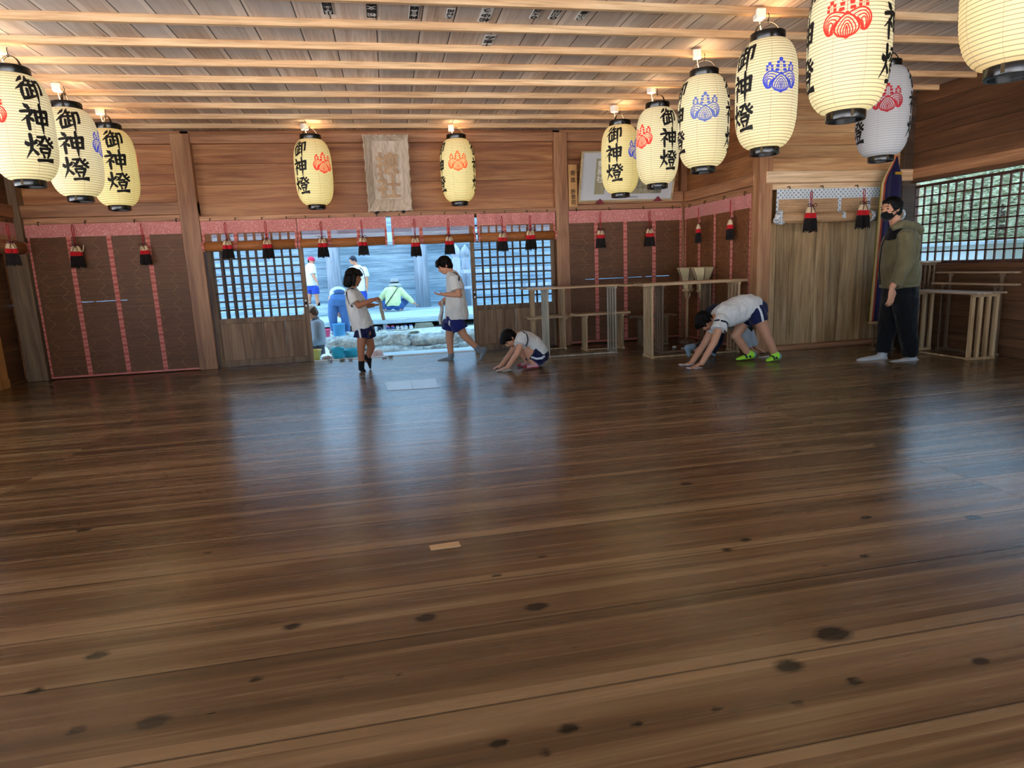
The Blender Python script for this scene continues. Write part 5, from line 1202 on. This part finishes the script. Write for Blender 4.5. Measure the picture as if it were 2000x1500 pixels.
# old plank building with an open deck
bd=thing('plank_building','weathered plank building with a raised open deck across the yard','building',(0,19.8,GZ))
by=19.8; o_=V(0,by,GZ)
def bpart(name,mb,mat,**k): mb.off=V(0,0,0); o=mb.build(name,mat,bd,**k); o.location=-o_; return o
zD=.106
mb=MB(); 
for a,b in zip(steps(15.0,19.8,.32),steps(15.0,19.8,.32)[1:]): mb.box(-9,14,a+.003,b-.003,zD-.06,zD,axis='y')
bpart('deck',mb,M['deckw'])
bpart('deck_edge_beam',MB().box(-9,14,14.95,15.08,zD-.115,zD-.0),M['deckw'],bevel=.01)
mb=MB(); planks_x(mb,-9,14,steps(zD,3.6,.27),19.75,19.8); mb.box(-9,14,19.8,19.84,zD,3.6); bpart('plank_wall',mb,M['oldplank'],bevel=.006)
for px_ in (655,825):
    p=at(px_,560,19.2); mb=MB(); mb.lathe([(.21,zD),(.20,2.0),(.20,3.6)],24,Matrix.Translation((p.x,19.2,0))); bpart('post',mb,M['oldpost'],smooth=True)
for px_,Yp in ((893,18.4),(911,18.8)):
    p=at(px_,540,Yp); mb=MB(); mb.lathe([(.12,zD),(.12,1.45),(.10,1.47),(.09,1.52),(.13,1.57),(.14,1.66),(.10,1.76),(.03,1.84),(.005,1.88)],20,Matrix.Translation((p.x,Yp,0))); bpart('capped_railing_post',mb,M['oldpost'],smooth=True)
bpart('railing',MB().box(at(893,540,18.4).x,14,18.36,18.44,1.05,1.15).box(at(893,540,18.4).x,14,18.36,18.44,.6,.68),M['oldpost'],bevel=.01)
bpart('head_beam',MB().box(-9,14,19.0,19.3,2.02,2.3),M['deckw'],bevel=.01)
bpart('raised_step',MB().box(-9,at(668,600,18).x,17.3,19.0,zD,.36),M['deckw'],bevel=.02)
bpart('under_deck_wall',MB().box(-9,14,16.3,16.34,-.4,zD-.06),M['darkwood'])
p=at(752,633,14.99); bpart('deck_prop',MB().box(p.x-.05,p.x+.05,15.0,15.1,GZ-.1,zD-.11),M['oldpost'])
p=at(829,634,14.9); mb=MB(); mb.prism([(-.24,0),(.24,0),(.18,.13),(-.2,.13)],.3,Matrix(((1,0,0,p.x),(0,0,1,14.95),(0,1,0,GZ-.03),(0,0,0,1)))); bpart('footing_stone',mb,M['slab'],bevel=.01)
bpart('footing_block',MB().box(p.x-.12,p.x+.12,15.0,15.2,GZ+.09,zD-.11),M['slab'],bevel=.01)
# shoes lined up under the deck
def sneaker(px_,c1,c2,label):
    p=at(px_,640,14.72); r=thing('shoe',label,'shoe',(p.x,14.72,GZ),PI/2+random.uniform(-.15,.15),'shoes lined up under the deck edge')
    mb=MB(); mb.tube([(-.10,0,.03),(-.06,0,.045),(0,0,.045),(.06,0,.035),(.11,0,.022)],[(.03,.03),(.036,.05),(.036,.045),(.04,.03),(.022,.02)],12,lat=(0,1,0)); mb.build('upper',c1,r,smooth=True)
    mb=MB(); mb.tube([(-.115,0,.009),(-.05,0,.009),(.05,0,.009),(.12,0,.009)],[(.025,.009),(.037,.009),(.042,.009),(.02,.009)],12,lat=(0,1,0)); mb.build('sole',M['white'],r,smooth=True)
    mb=MB(); mb.tube([(-.075+.035*math.cos(t),.028*math.sin(t),.088) for t in [PI*i/6 for i in range(12)]],.008,6,closed=True); mb.build('collar',c2,r,smooth=True)
SB=cloth('blue_shoe',S('3a5a9a')); SP=cloth('pink_shoe_lining',S('e0446a')); SW=cloth('white_shoe',S('d5dade')); SN=cloth('navy_shoe',S('26304e'))
for px_,c1,c2,l in ((735,SW,SW,'white sneaker under the deck, leftmost of the row'),(742,SN,SN,'navy sneaker under the deck, left of the pink-lined pair'),(758,SB,SP,'blue sneaker with pink lining, left of that pair'),(767.5,SB,SP,'blue sneaker with pink lining, right of that pair'),(777,SW,SN,'white and navy sneaker just right of the pink-lined pair'),(785.5,SW,SN,'white and navy sneaker, second right of the pink-lined pair'),(793,SW,SB,'white and blue sneaker, second from the right end of the row'),(803,SW,SB,'white and blue sneaker at the right end of the row')): sneaker(px_,c1,c2,l)
# buckets, basins and hats at the threshold step
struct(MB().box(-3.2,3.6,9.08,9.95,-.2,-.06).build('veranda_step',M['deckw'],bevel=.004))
def bucket(name,label,p,r0,r1,h,mat,handle=True,group=None):
    r=thing(name,label,name.split('_')[-1],p,0,group)
    MB().lathe([(r0,0),(r1,h),(r1*1.06,h),(r1*1.06,h-.012),(r1*.97,h-.012),(r1*.95,h-.02),(r0*.93,.01),(.001,.01)],28,cap=False).build('shell',mat,r,smooth=True)
    if handle: mb=MB(); mb.tube([(r1*1.05*math.cos(t),r1*.35*abs(math.sin(t))+.0,h-.02-.05*math.sin(t)) for t in [PI*i/10 for i in range(11)]],.004,6); mb.build('handle',M['white'],r)
    return r
TURQ=plain('turquoise_plastic',S('3fb6c8'),.4,var=.04); PNK=plain('pink_plastic',S('e0507c'),.4,var=.04); YEL=plain('yellow_plastic',S('ecd06a'),.4,var=.04); BLU=plain('blue_plastic',S('4d9cd0'),.4,var=.04); BAGM=plain('white_bag_plastic',S('d7e4e4'),.5,var=.05)
q=at(661,703,9.6); bucket('plastic_bucket','turquoise bucket at the threshold behind the girl',(q.x,9.6,-.06),.075,.095,.16,TURQ)
q=at(688,700,9.75); bucket('plastic_basin','shallow turquoise basin beside the turquoise bucket',(q.x,9.75,-.06),.12,.15,.11,TURQ,False)
q=at(616,706,9.7); bucket('plastic_basin','yellow basin by the left door edge',(q.x,9.6,-.06),.085,.11,.15,YEL,False)
q=at(634,645,13.6); bucket('plastic_bucket','pink bucket on the ground beside the bending person outside',(q.x,13.6,GZ),.09,.12,.19,PNK)
q=at(663,655,13.85); bucket('plastic_bin','big blue bin standing between the bending person’s legs',(q.x,13.9,GZ),.12,.13,.27,BLU,False)
q=at(634,675,11.6); mb=MB()
for i in range(7): mb.ell(V(random.uniform(-.06,.06),random.uniform(-.05,.05),.12+.05*i),(.12-.006*i,.1,.1))
me=blob(mb,.015,3,.5,.02,9); me.materials.append(BAGM); o=link('plastic_bag',me); o.location=(q.x,11.6,-.62); tag(o,'white plastic bag behind the grey-hooded person outside','bag')
def hat(label,px_,py_,Yh,mat,s=1.0,brim=.05,z=-.06):
    q=at(px_,py_,Yh); r=thing('sun_hat',label,'hat',(q.x,Yh,z),random.uniform(0,3)); from mathutils import noise
    prof=[(.001,.115*s),(.05*s,.112*s),(.085*s,.09*s),(.1*s,.03*s),(.105*s,.012*s)]
    mb=MB(); mb.lathe(prof,28,cap=False); me=mb.mesh('crown')
    for v in me.vertices: v.co*=1+.12*noise.noise(v.co*22)
    me.materials.append(mat); me.polygons.foreach_set('use_smooth',[True]*len(me.polygons)); c=link('crown',me,r)
    mb=MB(); mb.grid(lambda u,v: V((.1*s+brim*u)*math.cos(2*PI*v),(.1*s+brim*u)*math.sin(2*PI*v),.014+.012*math.sin(v*19)*u),3,40); mb.build('brim',mat,r,smooth=True,thick=.004); return r
hat('crumpled striped beige hat beside the yellow basin',640,700,9.2,cloth('striped_hat',S('b9a69a'),.9,60,.5),.85)
hat('pale pink sun hat on the threshold right of the girl’s legs',735,696,9.4,cloth('pale_pink_hat',S('e6c4ba'),.9,40,.25),1.05,.06)
for i,(px_,py_,l,mt) in enumerate(((645,707,'crumpled grey socks on the sill, leftmost',cloth('grey_knit',S('8f9296'))),(669,705,'brown rolled sock on the sill behind the girl',cloth('brown_knit',S('73624f'))),(684,704,'patterned rolled sock on the sill just left of the girl',cloth('speckled_knit',S('a6a6a4'),.9,30,.5)),(752,705,'pale rolled sock on the sill right of the girl, left one',cloth('pale_knit',S('b4bcc0'),.9,30,.4)),(763,702,'tan rolled sock on the sill right of the girl, right one',cloth('tan_knit',S('8d8272'),.9,30,.4)))):
    q=at(px_,py_,8.82); crumple(l,px_,py_,.055,mt,'crumpled_sock','sock','socks left on the sill',V(q.x,8.80,0))
# --- people outside
SK2=SKIN; WT=cloth('white_sports_shirt',S('dfe3e2')); BSH=cloth('blue_shorts',S('2a4aa8'))
Y=18.0; k=.85; A_=lambda x,y,dy=0.0: at(x,y,Y+dy)
P=Person('child in red cap standing on the deck outside, at the left door',A_(612,597),sc=k,vox=.012)
P.head(A_(608,510),V(.9,-.3,-.2),V(.1,0,1),.21,A_(607,517))
c,f,u,q_,h=P.hc; m_=P.mb(); Q=lambda a,b,d:c+q_*(a*h)+f*(b*h)+u*(d*h)
m_.ell(Q(0,-.04,.22),(.42*h,.48*h,.36*h),(q_,f,u),16,10); P.part('cap',m_,cloth('red_cap',S('d83258')),.01,2)
m_=P.mb(); m_.tube([Q(0,.30,.20),Q(0,.75,.12)],[(.36*h,.03*h),(.22*h,.02*h)],14,lat=q_); P.part('cap_peak',m_,cloth('dark_red_peak',S('8e1a3a')),.01,2,on='cap')
m_=P.mb(); m_.ell(Q(0,-.22,.0),(.36*h,.25*h,.3*h),(q_,f,u)); P.part('hair',m_,HAIR,.012,2)
lat=V(.3,1,0).normalized()
P.torso(P.skin,[(A_(607,517),.05,.05),(A_(606,524),.13,.08),(A_(608,545),.12,.1),(A_(611,566),.13,.1)],lat)
P.limb(P.skin,[A_(616,565,-.08),A_(619,582,-.08),A_(622,600,-.08)],[.08,.055,.04]); P.limb(P.skin,[A_(607,565,.08),A_(604,582,.08),A_(605,598,.08)],[.08,.055,.04])
P.limb(P.skin,[A_(610,522,-.15),A_(613,540,-.2),A_(619,550,-.2)],[.045,.04,.03]); P.limb(P.skin,[A_(604,522,.15),A_(606,540,.17),A_(610,552,.15)],[.045,.04,.03])
P.hand(A_(619,550,-.2),V(.3,0,-1),V(-1,0,0),.5,1); P.hand(A_(610,552,.15),V(.3,0,-1),V(-1,0,0),.5,-1); P.finish(2)
m_=P.mb(); P.torso(m_,[(A_(607,515),.08,.07),(A_(606,520),.16,.13),(A_(607,540),.165,.165),(A_(608,558),.17,.17)],lat); P.cl(m_,[A_(610,521,-.14),A_(612,535,-.19)],[.085,.09]); P.cl(m_,[A_(604,521,.14),A_(605,534,.17)],[.085,.09]); P.part('shirt',m_,WT,None,2,.008,8)
m_=P.mb(); P.torso(m_,[(A_(609,555),.15,.14),(A_(611,566),.16,.15)],lat); P.cl(m_,[A_(616,565,-.08),A_(617,574,-.08)],[.105,.105]); P.cl(m_,[A_(607,565,.08),A_(606,574,.08)],[.105,.105]); P.part('shorts',m_,BSH,None,2)
for x_,dy in ((622,-.08),(605,.08)):
    m_=P.mb(); P.foot(m_,A_(x_,598,dy),A_(x_-1,601.5,dy),A_(x_+12,602.5,dy),.9); P.cl(m_,[A_(x_,593,dy),A_(x_,599,dy)],[.046,.045]); P.part('sock',m_,SOCKB,.01,2)
Y=17.2; k=.95; A_=lambda x,y,dy=0.0: at(x,y,Y+dy)
zf=zD; P=Person('dark-haired boy in white shirt standing outside behind the girl',V(A_(703,600).x,Y,zf),sc=k,vox=.012)
P.head(A_(689,509),V(-.75,-.5,-.35),V(-.2,-.1,1),.215,A_(697,520)); P.hair('crop',wood('blue_black_hair',S('0a1224'),S('121d38'),S('1c2a4a'),'z',.4,.1))
lat=V(.8,-.6,0).normalized(); ft=lambda dx,dy: V(A_(703,600).x+dx,Y+dy,zf)
P.torso(P.skin,[(A_(697,520),.055,.055),(A_(699,528),.15,.08),(A_(701,550),.14,.1),(A_(703,572),.14,.1)],lat)
for dx,dy in ((-.08,.05),(.08,-.05)): P.limb(P.skin,[A_(703,572)+V(dx,dy,0),ft(dx,dy)+V(0,0,.42),ft(dx,dy)+V(0,0,.07)],[.085,.06,.042]); P.foot(P.skin,ft(dx,dy)+V(0,0,.08),ft(dx,dy)+V(.05,.03,0),ft(dx,dy)+V(-.13,-.1,0),.9)
P.limb(P.skin,[A_(713,527,-.08),A_(716.5,546,-.1),A_(717,562,-.1)],[.05,.042,.032]); P.limb(P.skin,[A_(686,527,.1),A_(684,546,.1),A_(684,562,.1)],[.05,.042,.032])
P.hand(A_(717,562,-.1),V(0,0,-1),V(-1,0,0),.5,1); P.hand(A_(684,562,.1),V(0,0,-1),V(1,0,0),.5,-1); P.finish(2)
m_=P.mb(); P.torso(m_,[(A_(697,518),.08,.07),(A_(698,523),.17,.12),(A_(700,540),.19,.155),(A_(702,560),.19,.165),(A_(702,568),.19,.165)],lat); P.cl(m_,[A_(711,527,-.07),A_(715,541,-.1)],[.09,.095]); P.cl(m_,[A_(687,527,.1),A_(685,541,.1)],[.09,.09]); P.part('shirt',m_,WT,None,2,.008,8)
P.hug('shirt_piping','shirt',[A_(703,520,-.16),A_(708,530,-.22),A_(712,541,-.22)],.009,PIPE)
m_=P.mb(); P.torso(m_,[(A_(703,564),.17,.15),(A_(703,574),.175,.155)],lat)
for dx,dy in ((-.08,.05),(.08,-.05)): P.cl(m_,[A_(703,574)+V(dx,dy,0),A_(703,590)+V(dx,dy,0)],[.115,.11])
P.part('shorts',m_,BSH,None,2)
Y=17.8; k=1.0; A_=lambda x,y,dy=0.0: at(x,y,Y+dy)
P=Person('person in pale yellow-green top and bucket hat crouching outside with back turned',V(A_(768,607).x,Y,zD),sc=k,vox=.014)
P.head(A_(771,556,.12),V(-.1,.9,-.45),V(0,.4,.9),.225,A_(769,562,.06))
c,f,u,q_,h=P.hc; m_=P.mb(); Q=lambda a,b,d:c+q_*(a*h)+f*(b*h)+u*(d*h)
m_.lathe([(.08,.17),(.105,.14),(.115,.05),(.125,.03),(.20,-.02),(.20,-.035),(.12,.01),(.001,.01)],20,Matrix.Translation(c+u*.0)); P.part('bucket_hat',m_,cloth('pale_grey_hat',S('a3a8a8')),.01,1)
m_=P.mb(); m_.tube([c+V(.119*math.cos(t),.119*math.sin(t),.06) for t in [2*PI*i/20 for i in range(20)]],[(.018,.004)]*20,8,lat=(0,0,1),closed=True); P.raw('hat_band',m_,SOCKB,on='bucket_hat')
lat=V(1,0,0)
P.torso(P.skin,[(A_(769,562,.06),.06,.06),(A_(768,570,.03),.17,.1),(A_(768,585),.16,.12),(A_(768,598,-.02),.17,.13)],lat)
P.limb(P.skin,[A_(756,569,.05),A_(747,582,.15),A_(752,592,.3)],[.055,.045,.035]); P.limb(P.skin,[A_(782,569,.05),A_(797,582,.1),A_(810,593,.12)],[.055,.045,.035])
for sx,dx in ((-1,0),(1,0)): P.limb(P.skin,[A_(768+sx*8,598,-.02),A_(768+sx*23,588,.35),A_(768+sx*14,605,.05)],[.09,.065,.045])
P.hand(A_(810,593,.12),V(.8,.3,-.5),V(0,0,-1),.4,1); P.hand(A_(752,592,.3),V(.2,.6,-.6),V(0,0,-1),.4,-1); P.finish(2)
LIME=cloth('yellow_green_top',S('d3e0a8')); m_=P.mb(); P.torso(m_,[(A_(769,560,.06),.09,.09),(A_(768,565,.04),.18,.13),(A_(768,580),.205,.17),(A_(768,592,-.03),.22,.18),(A_(768,599,-.05),.20,.16)],lat)
P.cl(m_,[A_(757,568,.05),A_(746,581,.15),A_(751,591,.28)],[.10,.085,.06]); P.cl(m_,[A_(781,568,.05),A_(797,582,.1),A_(807,591,.12)],[.10,.08,.055]); P.part('top',m_,LIME,None,2,.012,7)
m_=P.mb()
for sx in (-1,1): P.cl(m_,[A_(768+sx*8,597,-.02),A_(768+sx*23,588,.33),A_(768+sx*14,602,.06)],[.13,.105,.075])
P.torso(m_,[(A_(768,594,-.02),.17,.14),(A_(768,603,-.02),.17,.14)],lat); P.part('trousers',m_,cloth('blue_denim',S('2f5590')),None,2,.008,9)
m_=P.mb(); m_.tube([A_(776,563,-.10),A_(768,575,-.18),A_(759,588,-.2),A_(752,598,-.1)],.012,6); P.raw('bag_strap',m_,PIPE)
for sx in (-1,1):
    m_=P.mb(); P.foot(m_,A_(768+sx*12,604,.06),A_(768+sx*11,607,-.05),A_(768+sx*17,606,.2),1.0); P.part('sock',m_,SOCKW,.012,2)
Y=14.1; k=1.0; A_=lambda x,y,dy=0.0: at(x,y,Y+dy)
P=Person('person in blue trousers bending over outside, seen from behind',V(A_(663,653).x,Y,GZ),sc=k,vox=.012)
P.head(A_(664,612,.75),V(.1,.3,-.9),V(0,.9,.3),.22,A_(663,600,.62))
P.hair('crop')
lat=V(1,0,0)
P.torso(P.skin,[(A_(661,583),.17,.13),(A_(661,574,.12),.17,.13),(A_(662,576,.35),.16,.12),(A_(663,592,.55),.15,.1),(A_(663,600,.62),.06,.06)],lat)
P.limb(P.skin,[A_(651,585),A_(650,620),A_(651,648)],[.11,.07,.045]); P.limb(P.skin,[A_(671,585),A_(674,620),A_(679,647)],[.11,.07,.045])
for sx in (-1,1): P.limb(P.skin,[A_(663+sx*12,596,.55),A_(663+sx*14,618,.55),A_(663+sx*7,634,.3)],[.055,.045,.035]); P.hand(A_(663+sx*7,634,.3),V(0,-.3,-1),V(-sx,0,0),.5,sx)
P.finish(2)
m_=P.mb(); P.torso(m_,[(A_(661,581,-.01),.185,.15),(A_(661,573,.1),.19,.15),(A_(662,575,.35),.19,.15),(A_(663,591,.56),.17,.13)],lat)
for sx in (-1,1): P.cl(m_,[A_(663+sx*12,594,.53),A_(663+sx*14,610,.55)],[.09,.085])
P.part('shirt',m_,cloth('pale_cyan_shirt',S('b9d6dc')),None,2,.01,8)
m_=P.mb(); P.torso(m_,[(A_(661,578,.0),.17,.14),(A_(661,586,-.03),.195,.17),(A_(661,596,-.02),.19,.155)],lat); P.cl(m_,[A_(652,590,-.01),A_(650,620),A_(653,648)],[.125,.095,.07]); P.cl(m_,[A_(670,590,-.01),A_(674,620),A_(678,647)],[.125,.095,.07]); P.part('trousers',m_,cloth('blue_trousers',S('3e689c')),None,2,.008,9)
m_=P.mb(); m_.ell(A_(662,571,-.05),(.13,.06,.07)); P.part('waist_bag',m_,cloth('navy_waist_bag',S('3a5c8c')),.012,2)
for x_ in (651,679):
    m_=P.mb(); P.foot(m_,A_(x_,650),A_(x_-1,653.5,-.08),A_(x_+(-3 if x_<660 else 1),652,.2),1.05); P.part('shoe',m_,cloth('white_trainer',S('c9ced2')),.012,2)
Y=10.4; k=.95; A_=lambda x,y,dy=0.0: at(x,y,Y+dy)
P=Person('person in grey jacket and beige cap sitting low beyond the left door edge',V(A_(612,690).x,Y,-.62),sc=k,vox=.011)
P.head(A_(608,611),V(-.75,.2,-.5),V(-.4,0,.9),.22,A_(613,626))
P.hair('crop',wood('brown_hair',S('3a2416'),S('5a3c28'),S('6c4a34'),'z',.5,.1))
c,f,u,q_,h=P.hc; m_=P.mb(); m_.ell(c-f*.01+u*.06,(.095,.105,.075),(q_,f,u),16,10); m_.tube([c+f*.08+u*.06,c+f*.18+u*.04],[(.085,.01),(.06,.008)],12,lat=q_); P.part('cap',m_,cloth('beige_cap',S('d9c6b4')),.01,2)
lat=V(.15,1,0).normalized()
P.torso(P.skin,[(A_(613,626),.06,.06),(A_(615,634),.16,.09),(A_(615,655),.15,.11),(A_(614,678),.16,.12),(A_(614,690),.15,.11)],lat)
P.limb(P.skin,[A_(614,688,-.09),A_(596,690,-.12),V(A_(599,690).x,Y-.12,-.55)],[.09,.065,.045]); P.limb(P.skin,[A_(614,688,.09),A_(596,690,.12),V(A_(599,690).x,Y+.12,-.55)],[.09,.065,.045])
P.limb(P.skin,[A_(618,635,-.16),A_(620,660,-.2),A_(608,674,-.18)],[.05,.042,.032]); P.limb(P.skin,[A_(614,635,.16),A_(612,660,.2),A_(602,672,.18)],[.05,.042,.032])
P.hand(A_(608,674,-.18),V(-1,0,-.3),V(0,1,0),.6,1); P.hand(A_(602,672,.18),V(-1,0,-.3),V(0,-1,0),.6,-1)
for sy in (-.12,.12): b_=V(A_(599,690).x,Y+sy,-.62); P.foot(P.skin,b_+V(0,0,.08),b_+V(.05,0,0),b_+V(-.18,0,0),.95)
P.finish(2)
m_=P.mb(); P.torso(m_,[(A_(613,624),.08,.08),(A_(616,630),.17,.12),(A_(617,650),.19,.15),(A_(616,672),.19,.155)],lat); P.cl(m_,[A_(619,634,-.15),A_(621,660,-.2),A_(610,673,-.18)],[.085,.078,.05]); P.cl(m_,[A_(614,634,.15),A_(612,660,.2),A_(604,671,.18)],[.085,.078,.05]); P.part('jacket',m_,cloth('grey_jacket',S('9aa0aa')),None,2,.012,9)
m_=P.mb(); m_.tube([A_(618,625,-.14),A_(625,636,-.17),A_(627,652,-.17)],[.025,.03,.02],8); m_.tube([A_(612,625,-.1),A_(620,622,0),A_(614,625,.1)],.035,8); P.part('jacket_collar',m_,cloth('dark_grey_trim',S('565b60')),None,2,on='jacket')
m_=P.mb(); P.torso(m_,[(A_(616,670),.17,.14),(A_(615,690),.185,.16)],lat)
for sy in (-1,1): P.cl(m_,[A_(614,688,sy*.09),A_(598,690,sy*.12),V(A_(600,690).x,Y+sy*.12,-.52)],[.12,.09,.07])
P.part('trousers',m_,cloth('charcoal_trousers',S('4a4b58')),None,2,.008,9)
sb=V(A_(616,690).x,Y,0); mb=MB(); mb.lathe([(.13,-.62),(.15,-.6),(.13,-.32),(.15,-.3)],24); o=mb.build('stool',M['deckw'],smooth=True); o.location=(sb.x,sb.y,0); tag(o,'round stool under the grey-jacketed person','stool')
# ------------------------------------------------------------------ outside the lattice window: greenery and a white building
def leafy(name,label,c,R,n,cols,trunk=True,ls=.16,cat='tree'):
    r=thing(name,label,cat,(c[0],c[1],-.35)); mb=MB()
    for _ in range(n):
        while True:
            q=V(random.uniform(-1,1),random.uniform(-1,1),random.uniform(-1,1))
            if .35<q.length<1: break
        p=V(q.x*R[0],q.y*R[1],c[2]+.35+q.z*R[2]); a=Matrix.Rotation(random.uniform(0,6.3),4,'Z')@Matrix.Rotation(random.uniform(-1.1,1.1),4,'X'); s=ls*random.uniform(.6,1.3); rr=random.random()
        k_=mb.add([p+a@V(-s*.5,0,0),p+a@V(0,-s*.22,.02),p+a@V(s*.5,0,0),p+a@V(0,s*.22,.02)]); mb.face([k_,k_+1,k_+2,k_+3],[(rr,.5,rr,1)]*4)
    o=mb.build('foliage',cols,r); o['kind']='stuff'
    if trunk:
        mb=MB(); mb.tube([(0,0,-.1),(.05,.03,(c[2]+.35)*.5),(0,0,c[2]+.35)],[.12,.09,.05],10); mb.build('trunk',M['darkwood'],r,smooth=True)
    return r
def leafmat(name,a,b):
    N=NT(name); at_=N.n('ShaderNodeAttribute',attribute_name='pl'); q=N.sep(at_.outputs['Color'])
    N.set(col=N.ramp(q[0],[(0,a),(1,b)]),rough=.6,spec=.3); return N.m
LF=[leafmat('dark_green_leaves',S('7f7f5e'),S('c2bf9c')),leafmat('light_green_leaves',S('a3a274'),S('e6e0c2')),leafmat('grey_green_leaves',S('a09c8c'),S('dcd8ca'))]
for i,(x,y,z,R,n,m_,l) in enumerate(((11.6,14.5,1.9,(1.5,1.5,1.9),2800,2,'grey-green tree beyond the far end of the window'),(15.4,13.8,2.2,(1.6,1.6,2.2),2800,0,'dark green tree outside the middle of the window'),(12.4,9.0,1.7,(1.2,1.2,1.6),2600,1,'bright green tree outside the near end of the window'),(18.4,17.6,2.8,(2.2,2.2,2.8),3000,1,'tall light green tree farther off'),(17.4,11.0,2.4,(1.7,1.7,2.5),2800,0,'tall dark tree behind the white shed'),(9.6,9.9,.25,(.8,.6,.6),500,1,'low bright bush under the window'))):
    leafy('leafy_tree' if i<5 else 'leafy_bush',l,(x,y,z),R,n,LF[m_],i<5,.2 if i<5 else .13,'tree' if i<5 else 'bush')
sh=thing('white_shed','low white shed seen through the lattice window','building',(12.4,11.6,-.35))
MB().box(-.8,.8,-.9,.9,0,1.55).build('wall',plain('white_wall_paint',S('dfe2e6'),.7,var=.04),sh)
MB().box(-.95,.95,-1.05,1.05,1.55,1.63).build('roof',plain('pale_roof',S('b9c0c6'),.6),sh,bevel=.01)
MB().box(-.82,-.8,-.4,.3,.6,1.1).build('window',plain('shed_window',S('6f7c88'),.2),sh)
# ------------------------------------------------------------------ light
w=bpy.data.worlds.new('world'); SC.world=w; w.use_nodes=True; nt=w.node_tree; nt.nodes.clear()
def wn(t,**k):
    x=nt.nodes.new(t)
    for a,b in k.items(): setattr(x,a,b)
    return x
o=wn('ShaderNodeOutputWorld'); b=wn('ShaderNodeBackground'); nt.links.new(b.outputs[0],o.inputs[0])
tc=wn('ShaderNodeTexCoord'); sp=wn('ShaderNodeSeparateXYZ'); nt.links.new(tc.outputs['Generated'],sp.inputs[0])
# blue sky ahead, white glow added low behind the viewer to fill the hall
def mr(s,a,b_,c,d):
    x=wn('ShaderNodeMapRange',interpolation_type='SMOOTHSTEP'); nt.links.new(s,x.inputs[0])
    for i,q in enumerate((a,b_,c,d)): x.inputs[i+1].default_value=q
    return x.outputs[0]
fy=mr(sp.outputs[1],-.1,-.4,0,1); fz=mr(sp.outputs[2],.06,-.12,.0,1)
# added glow below the horizon on every side, fill light for the ceiling
gr=mr(sp.outputs[2],.02,-.1,0,1.0)
mu0=wn('ShaderNodeMath',operation='MULTIPLY'); nt.links.new(fy,mu0.inputs[0]); nt.links.new(fz,mu0.inputs[1])
mu=wn('ShaderNodeMath',operation='MAXIMUM'); nt.links.new(mu0.outputs[0],mu.inputs[0]); nt.links.new(gr,mu.inputs[1])
mx=wn('ShaderNodeMix',data_type='RGBA'); nt.links.new(mu.outputs[0],mx.inputs[0])
SKY=(.42,.70,1.0); FILL=(.97,.97,1.0)
mx.inputs[6].default_value=(*[c*SKY_S for c in SKY],1); mx.inputs[7].default_value=(*[c*FRONT_S for c in FILL],1)
nt.links.new(mx.outputs[2],b.inputs[0]); b.inputs[1].default_value=1.0
# unseen roof slab added to shield the yard from the white glow
struct(MB().box(-8,8,-4.5,10.2,3.7,3.9).box(-8,8,9.0,9.2,3.05,3.8).build('roof',M['darkwood']))
SC.view_settings.view_transform='Standard'; SC.view_settings.look='None'; SC.view_settings.exposure=EXPO; SC.view_settings.gamma=1.0; SC.view_settings.use_curve_mapping=False
SC.cycles.use_denoising=True; SC.cycles.max_bounces=6; SC.cycles.diffuse_bounces=4; SC.cycles.glossy_bounces=3; SC.cycles.transparent_max_bounces=8
SC.cycles.use_adaptive_sampling=True; SC.cycles.adaptive_threshold=.085; SC.cycles.adaptive_min_samples=14
SC.cycles.sample_clamp_indirect=5.0; SC.cycles.caustics_reflective=False; SC.cycles.caustics_refractive=False
